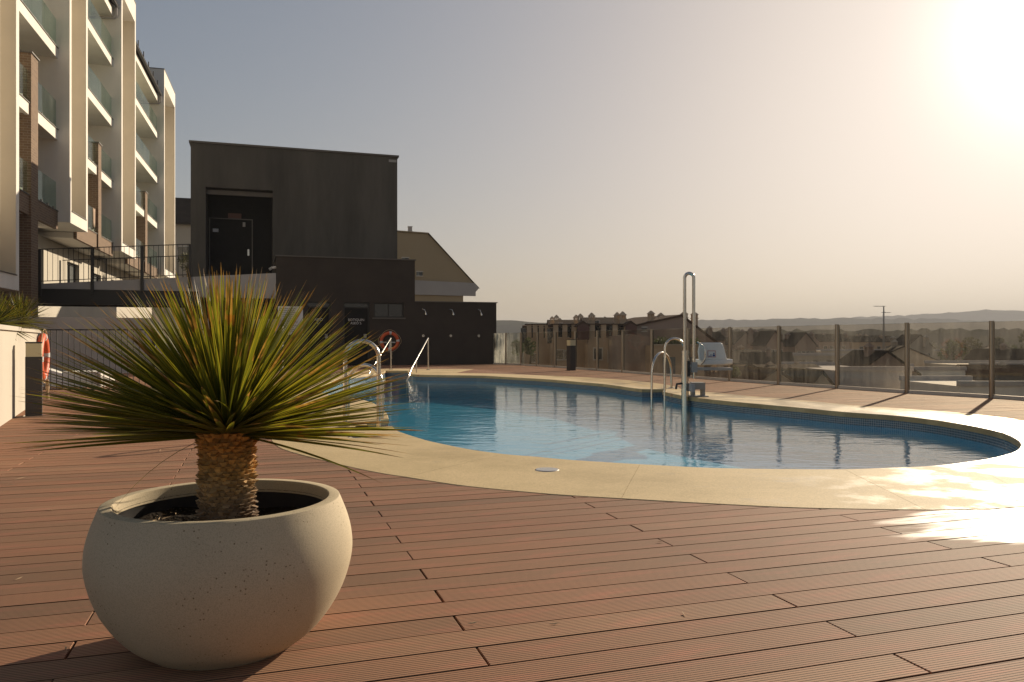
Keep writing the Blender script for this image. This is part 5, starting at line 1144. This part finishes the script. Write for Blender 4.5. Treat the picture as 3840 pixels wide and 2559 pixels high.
# lattice antenna mast
am = thing('antenna_mast', 'thin lattice antenna mast rising above the far roofs', 'antenna'); c = px(3314, 1280, 95); s = 95/F
for k in range(3):
    a = 2*math.pi*k/3; obj('mast_leg', MB().tube([(c.x+.2*math.cos(a), c.y+.2*math.sin(a), -4), (c.x+.04*math.cos(a), c.y+.04*math.sin(a), H0+(1280-1150)*s)], .035, 5), M_greyp, am)
for k in range(9):
    z = -1+k*.62; obj('brace', MB().tube([(c.x-.15, c.y, z), (c.x+.15, c.y, z+.5)], .02, 4), M_greyp, am)
for y, l0_, l1_, nel in ((1150, -1.15, .15, 7), (1174, -.2, .75, 5)):
    z = H0+(1280-y)*s; bm_ = obj('antenna_boom', MB().tube([(c.x+l0_, c.y, z), (c.x+l1_, c.y, z)], .025, 6), M_greyp, am)
    for q in range(nel):
        x = c.x+l0_+(l1_-l0_)*q/(nel-1); obj('element', MB().tube([(x, c.y-.3, z), (x, c.y+.3, z+.06)], .014, 4), M_greyp, bm_)
# trees
def tree(label, x, y_top, z, wpx, m, seed, base=-7.0, n=900, name='tree', group='trees among the far houses', leaf=None):
    s = z/F; c = px(x, 1280, z); top = H0+(1280-y_top)*s; w = wpx*s/2; rnd = random.Random(seed)
    t = thing(name, label, 'tree', group, (c.x, c.y, base)); H = top-base
    tr = MB(); tr.tube([(0, 0, 0), (.05*H*.2, 0, H*.3), (0, .1, H*.6), (.1, 0, H*.85)], .2, 7, rad=[H*.035, H*.026, H*.016, H*.004])
    for k in range(6):
        a = rnd.uniform(0, 6.28); z0 = H*rnd.uniform(.35, .6); tr.tube([(0, 0, z0), (w*.4*math.cos(a), w*.4*math.sin(a), z0+H*.12), (w*.75*math.cos(a), w*.75*math.sin(a), z0+H*.2)], .1, 5, rad=[H*.013, H*.008, H*.003])
    obj('trunk', tr, M_bark, t, True)
    cl = []; hh = min(H*.8, w*2.2)
    for k in range(18):
        a = rnd.uniform(0, 6.28); q = rnd.uniform(-1, 1); rr = math.sqrt(max(0, 1-q*q))*rnd.uniform(.25, .75)*w; cl.append((rr*math.cos(a), rr*math.sin(a), H-hh/2*1.12+q*hh*.38, w*rnd.uniform(.28, .45)))
    cr = MB(); ls = leaf or w*.11
    for k in range(n):
        cx, cy, cz, r = rnd.choice(cl); d = Vector((rnd.gauss(0, 1), rnd.gauss(0, 1), rnd.gauss(0, .9))).normalized()*r*rnd.uniform(.55, 1.05)**.6; p = Vector((cx, cy, cz))+d
        e = Euler((rnd.uniform(0, 6.28), rnd.uniform(0, 6.28), 0)).to_matrix(); l_ = ls*rnd.uniform(.6, 1.3)
        cr.add([p+e @ Vector(q) for q in ((-l_, 0, 0), (0, -l_*.5, 0), (l_, 0, .1*l_), (0, l_*.5, 0))], [(0, 1, 2, 3)])
    obj('crown', cr, m, t)
    return t
tree('round green tree behind the fifth pane', 3570, 1262, 150, 105, M_fol, 1)
tree('brownish tree next to the round green tree', 3640, 1258, 165, 80, M_fol2, 2)
tree('tall dark tree behind the last pane at the right photo edge', 3860, 1236, 110, 90, M_fol2, 3)
tree('narrow green tree between the last two posts', 3795, 1295, 120, 55, M_fol, 4)
tree('broad dark tree right of the last post', 3745, 1262, 175, 70, M_fol2, 5)
tree('small pale green shrub below the pool lift seat', 2760, 1370, 60, 40, M_fol, 6, n=500)
tree('dark cypress like tree behind the pale first fence panes', 1985, 1262, 55, 62, M_fol, 7)
tree('dark bushy tree left of the terrace row behind the second pane', 1940, 1268, 52, 60, M_fol, 8)
tree('sunlit green tree top at the left end of the terrace row', 2040, 1238, 78, 50, M_fol, 9, n=700)
for i in range(22):
    x = rnd.uniform(2720, 3980); z = rnd.uniform(180, 420); tree('distant dark tree among the far houses, indistinguishable from its neighbours', x, rnd.uniform(1272, 1292), z, rnd.uniform(22, 50), rnd.choice((M_fol, M_fol2)), 100+i, n=260, group='indistinct far trees', leaf=None)
for i, (x, w_, z, yt) in enumerate(((1100, 0, 0, 0),)): pass
tree('dark shrub at the foot of the apartments beside the pool house', 700, 945, 44, 70, M_fol2, 31, base=1.2, n=700, group=None)
b = ML @ Vector((-1.2, -1.7, 5.5)); 
pp = thing('balcony_plant', 'dark leafy potted plant on an apartment balcony', 'plant', None, b)
obj('pot', MB().lathe([(0, 0), (.16, 0), (.22, .4), (.2, .4), (.18, .36), (0, .36)], 16), M_frame, pp, True)
rn2 = random.Random(4); cr = MB()
for k in range(420):
    q = rn2.choice(((0, 0, 1.0, .3), (.12, .05, 1.5, .26), (-.1, 0, 1.75, .2), (0, .1, 1.25, .3))); d = Vector((rn2.gauss(0, 1), rn2.gauss(0, 1), rn2.gauss(0, 1))).normalized()*q[3]*rn2.uniform(.3, 1); p = Vector(q[:3])+d
    e = Euler((rn2.uniform(0, 6.28), rn2.uniform(0, 6.28), 0)).to_matrix(); cr.add([p+e @ Vector(v) for v in ((-.09, 0, 0), (0, -.04, 0), (.09, 0, 0), (0, .04, 0))], [(0, 1, 2, 3)])
obj('foliage', cr, M_fol, pp); obj('stem', MB().tube([(0, 0, .35), (0, 0, 1.6)], .02, 6), M_bark, pp)
# ------------------------------------------------------------------ haze
hz_ = MB().box((-9500, -2500, -9), (9500, 12500, 105)); ho = obj('haze', hz_, None); ho['kind'] = 'stuff'; ho['label'] = 'thin warm evening haze'
m = bpy.data.materials.new('haze'); m.use_nodes = True; n = m.node_tree.nodes; n.remove(n['Principled BSDF'])
pv = n.new('ShaderNodeVolumePrincipled'); pv.inputs['Density'].default_value = .00042; pv.inputs['Color'].default_value = (.84, .84, .87, 1); pv.inputs['Anisotropy'].default_value = .0
m.node_tree.links.new(pv.outputs[0], n['Material Output'].inputs['Volume']); ho.data.materials.append(m)
